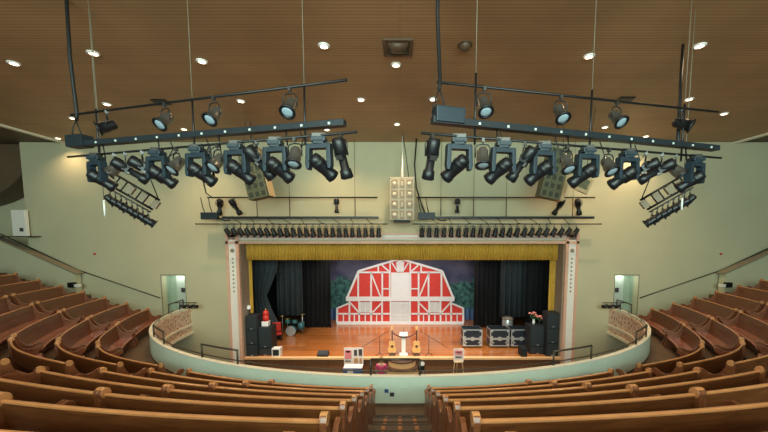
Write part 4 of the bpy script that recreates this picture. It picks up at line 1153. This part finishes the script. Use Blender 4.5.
# ------------------------------------------------------------------ pipes over the proscenium with rows of cans
YR = 15.55
for s in (-1, 1):
    if s < 0: ux, bx, lx, par_x = (212, 378), (226, 379), (201, 388), (230.5, 379)
    else: ux, bx, lx, par_x = (416, 590), (418, 590), (412, 596), (421.5, 573)
    z_u = aty(300, 197.5, YR)[1]; z_b = aty(300, 217.5, YR)[1]; z_l = aty(300, 224, YR - .15)[1]
    xa, xb = X(ux[0], YR), X(ux[1], YR)
    bm = BM(); tube(bm, [(xa, YR, z_u), (xb, YR, z_u)], .032, 8); solo('batten', bm, 'black', f'upper thin black batten over the {SIDE[s]} half of the proscenium', 'batten', 'battens over the proscenium')
    xa, xb = X(bx[0], YR), X(bx[1], YR)
    bm = BM(); box(bm, xa, YR - .05, z_b - .06, xb, YR + .05, z_b + .05)
    solo('batten', bm, 'raceway', f'thick dark batten over the {SIDE[s]} half of the proscenium', 'batten', 'battens over the proscenium', bevel=.01)
    xa, xb = X(lx[0], YR), X(lx[1], YR)
    bm = BM(); tube(bm, [(xa, YR - .15, z_l), (xb, YR - .15, z_l)], .026, 8); solo('batten', bm, 'brown', f'lowest brown batten carrying the row of cans, {SIDE[s]} of the proscenium', 'batten', 'battens over the proscenium')
    for i, x in enumerate((260, 292, 356) if s < 0 else (440, 472, 504, 569)):
        xx = X(x, YR); bm = BM(); tube(bm, [(xx, YR + .03, z_b), (xx, YR + .03, z_u), (xx, YR + .03, z_u + .02), (xx, YR + .03, ZC)], [.022, .022, .009, .009], 6)
        solo('hanging_rod', bm, 'brown', f'thin rod holding the {SIDE[s]} battens, {ORD[i+1]} from the left', 'rod', 'rods holding the battens')
    n = 24 if s < 0 else 22
    for i in range(n):
        x = par_x[0] + (par_x[1] - par_x[0])*i/(n - 1)
        f = (x - 400)/170.
        pan = math.copysign(max(0, abs(f) - .42)/.58*1.1, f)
        par(f'small black can lamp, {ORD[i+1]} from the left on the {SIDE[s]} proscenium batten', (X(x, YR - .15), YR - .15, z_l), pan, .36 + .35*max(0, abs(f) - .3), True, 'black cans over the proscenium', 1.12).scale = (.88, .95, 1.16)
    # cable loops between the battens, one lead for each pair of cans
    for i in range(9):
        xx = X(par_x[0] + 8 + i*16, YR); h = .06*((i*5) % 3)
        cord('batten_lead', [(xx, YR - .06, z_b), (xx + .10, YR - .20, z_l + .17 + h*.4), (xx + .24, YR - .20, z_l + .10 - h), (xx + .36, YR - .16, z_l + .02)], .016, 'cable',
             f'short black lead between battens, {ORD[i+1]} from the left on {SIDE[s]} side', group='leads between the battens')
    # power box at the outer / inner end
    x0, x1 = (206, 222) if s < 0 else (418, 434)
    xa, xb = X(x0, YR), X(x1, YR); za = aty(300, 219.5, YR)[1]; zb = aty(300, 212.5, YR)[1]
    r = thing('power_box', 'blue grey power box left of the left batten' if s < 0 else 'blue grey power box at the inner end of right batten', 'power box', ((xa + xb)/2, YR, za), group='batten power boxes')
    bm = BM(); cbox(bm, 0, 0, (zb - za)/2, xb - xa, .24, zb - za); part('housing', bm, 'bluesteel', r, bevel=.02)
    bm = BM(); tube(bm, [((xb - xa)/2, 0, .08), ((xb - xa)/2 + .3, 0, -.05), ((xb - xa)/2 + .55, 0, -.02)], .03, 8); part('conduit', bm, 'raceway', r)
    for q in (-.25, .1):
        bm = BM(); tube(bm, [(q, 0, zb - za), (q - .08, 0, .6), (q - .15, 0, z_u - za)], .02, 6); part('feed_cable', bm, 'cable', r)
    for x in ((224, 238) if s < 0 else (556, 574)):
        profile(f'{"dark" if x in (224, 574) else "short"} spot on the upper batten over the {SIDE[s]} part, {"outer" if x in (224, 574) else "inner"} of the pair', (X(x, YR), YR, z_u), (.6 if x in (224, 556) else -.7)*1., .6, 'spots on the upper battens', 1.15)
    profile(f'small upright black spot hanging near the inner end of the {SIDE[s]} upper batten', (X(338 if s < 0 else 456, YR), YR, z_u), 0, .1, 'spots on the upper battens', .95)
p0 = aty(210, 160, 12); p1 = aty(205, 188, 14); p2 = aty(213, 198, YR)
a = on(RIG[-1]['low'], 209)
cord('drop_cable', [(a.x, a.y, a.z), (a.x - .10, a.y + .3, a.z - .55), (aty(203, 180, 9)[0], 9, aty(203, 180, 9)[1]), (aty(206, 193, 13)[0], 13, aty(206, 193, 13)[1]), (p2[0], YR, p2[1])], .02, 'cable', 'black cable swooping from the left rig to the left batten', seg=6)
x0 = X(417, YR)
cord('drop_cable',
     [(aty(416.5, 142, YR)[0], YR, ZC), (x0 - .14, YR, aty(417, 165, YR)[1]), (x0 - .05, YR, aty(417, 188, YR)[1]), (x0 + .15, YR, aty(417, 202, YR)[1]), (x0 + .35, YR, aty(417, 213, YR)[1])], .035, 'cable', 'black cable bending down to the inner power box of the right batten', seg=8)

# ------------------------------------------------------------------ loudspeakers hung over the stage front
YK = 14.6
xa, zt = aty(390, 178.5, YK); xb, zb = aty(414, 220, YK); w = xb - xa; h = zt - zb
r = thing('speaker_cluster', 'cream speaker cluster with three columns of square horns above the stage', 'loudspeaker', ((xa + xb)/2, YK, zb))
bm = BM(); cbox(bm, 0, .25, h/2, w, .6, h); body = part('cabinet', bm, 'clusterwhite', r, bevel=.02)
for i in range(3):
    for j in range(4):
        cx = (i - 1)*w*.31; cz = h*(.125 + .25*j); ww = w*(.27 if i != 1 else .20)
        bm = BM(); cbox(bm, cx, -.06, cz, ww, .03, h*.20); hn = part('horn', bm, 'cell', r, bevel=.01)
        bm = BM(); 
        if i != 1: lathe(bm, [(.09, 0), (.07, .02), (.03, .03)], 12, Matrix.Translation((cx, -.075, cz)) @ Matrix.Rotation(PI/2, 4, 'X'))
        else: cbox(bm, cx, -.08, cz, ww*.5, .02, h*.12)
        part('horn_mouth', bm, 'cellpale' if i != 1 else 'clusterwhite', hn)
bm = BM(); cbox(bm, 0, .25, -.05, w*.7, .4, .10); part('base', bm, 'speaker', r)
bm = BM(); cbox(bm, 0, .25, h + .03, w*1.05, .62, .05); part('top_frame', bm, 'clusterwhite', r)
z1 = aty(402, 150, YK)[1] - zb
bm = BM(); lathe(bm, [(.07, h), (.05, h + (z1 - h)*.5), (.015, z1), (.012, ZC - zb)], 8, Matrix.Translation((.02, .25, 0))); part('strap', bm, 'creamwhite', r)
bm = BM(); tube(bm, [(.30, .25, h + .05), (.16, .25, z1*.98), (.02, .25, ZC - zb)], .02, 6); part('chain', bm, 'clamp', r)
for s in (-1, 1):
    YA = 13.0
    mx = lambda x: x if s < 0 else 808 - x
    x0, z0 = aty(mx(258.5), 198, YA); x1, z1 = aty(mx(246), 148, YA)
    lean = math.atan2((x1 - x0), (z1 - z0)); h = math.hypot(x1 - x0, z1 - z0); w = .78
    r = thing('line_array', f'olive line array of slotted speakers leaning over the {SIDE[s]} side of the stage', 'loudspeaker', (x0, YA, z0), (0.0, lean, 0), 'line arrays over the stage')
    n = 6
    for j in range(n):
        zc_ = h*(j + .5)/n; bm = BM(); cbox(bm, 0, .25, zc_, w, .5, h/n*.97); cab = part('cabinet', bm, 'olive', r, bevel=.01)
        bm = BM()
        for i in range(3): cbox(bm, (i - 1)*w*.31, -.005, zc_, w*.2, .03, h/n*.6)
        part('slot', bm, 'olivedark', cab)
    bm = BM(); cbox(bm, w/2 + .06 if s < 0 else w/2 + .10, .28, h*.48, .05 if s < 0 else .14, .55, h*.96); part('side_cheek', bm, 'maple', r, bevel=.01)
    bm = BM()
    for u in (-.2, .2): tube(bm, [(u, .25, h), (u*.5 - math.sin(lean)*1., .25, h + (ZC - z0 - h)*1.02)], .012, 6)
    part('flying_wire', bm, 'clamp', r)
# pale tilted panel below the right movers
Yq = 12.0; p = aty(582, 184, Yq)
r = thing('tilted_panel', 'small pale tilted box panel behind the moving heads of the right rig', 'panel', (p[0], Yq, p[1]), (0, .42, 0))
bm = BM(); cbox(bm, 0, 0, 0, .62, .10, .55); part('face', bm, 'maple', r, bevel=.01)
bm = BM(); cbox(bm, 0, -.055, .02, .42, .02, .34); part('inset', bm, 'olive', r)
bm = BM(); tube(bm, [(0, 0, .27), (-.8, 0, (ZC - p[1])*1.05)], .012, 6); part('flying_wire', bm, 'clamp', r)

# ------------------------------------------------------------------ light
def lamp(kind, loc, energy, col, rot=None, target=None, **kw):
    ld = bpy.data.lights.new('light_' + kind.lower(), kind); ld.energy = energy; ld.color = col
    for k, v in kw.items(): setattr(ld, k, v)
    o = bpy.data.objects.new('light_' + kind.lower(), ld); C.objects.link(o); o.location = (loc[0], loc[1], loc[2] + ZO)
    if target is not None:
        o.rotation_euler = (Vector(target) - Vector(loc)).to_track_quat('-Z', 'Y').to_euler()
    return o
for X_, Y_ in LP:
    lamp('SPOT', (X_, Y_, ZC - .05), (430 if Y_ > 12.5 and abs(X_) < 12 else 150), (1., .70, .40), spot_size=2.3, spot_blend=.8, shadow_soft_size=.08, target=(X_, Y_, -5))
# more downlights of the same kind further back in the ceiling, over the balcony
for X_ in (-9, -4.5, 0, 4.5, 9):
    for Y_ in (2.5, -1.0):
        lamp('SPOT', (X_, Y_, ZC - .05), 130, (1., .76, .50), spot_size=2.4, spot_blend=.8, shadow_soft_size=.08, target=(X_, Y_, -5))
# stage lighting from the battens
for X_ in (-6, -3.6, -1.2, 1.2, 3.6, 6):
    lamp('SPOT', (X_, YR - .95, .0), 800, (1., .90, .80), spot_size=1.25, spot_blend=.7, shadow_soft_size=.15, target=(X_*.85, 17.4, ZS))
for X_ in (-5, 0, 5):
    lamp('SPOT', (X_*.75, 18.4, 1.2), 680, (1., .93, .88), spot_size=1.2, spot_blend=.8, shadow_soft_size=.2, target=(X_*.55, 22.2, ZS + 1.8))
# daylight from the tall windows at the back of the house
lamp('AREA', (0, -7, 2.2), 3300, (.74, 1.0, .90), shape='RECTANGLE', size=15, size_y=5, target=(0, 12, 1))
for s in (-1, 1):
    lamp('POINT', (s*11.15, YW + .28, DZ1 - .12), 7, (.9, 1., .9), shadow_soft_size=.1)  # added fill lamp without a fixture, brightens each doorway recess

w = bpy.data.worlds.new('world'); scn.world = w; w.use_nodes = True
w.node_tree.nodes['Background'].inputs['Color'].default_value = (.90, .96, .88, 1)
w.node_tree.nodes['Background'].inputs['Strength'].default_value = .22

# ------------------------------------------------------------------ camera
cam = bpy.data.cameras.new('camera'); co = bpy.data.objects.new('camera', cam); C.objects.link(co)
cam.sensor_width = 36; cam.lens = F*36/768
cam.shift_x = -(PX - 384)/768; cam.shift_y = (PY - 216)/768
co.location = (0, 0, ZO); co.rotation_euler = (PI/2 - TH, 0, 0)
cam.clip_start = .05; cam.clip_end = 200
scn.camera = co
vs = scn.view_settings
vs.view_transform = 'Standard'; vs.look = 'None'; vs.gamma = 1; vs.use_curve_mapping = False; vs.exposure = 0.15
print('pews', npew)
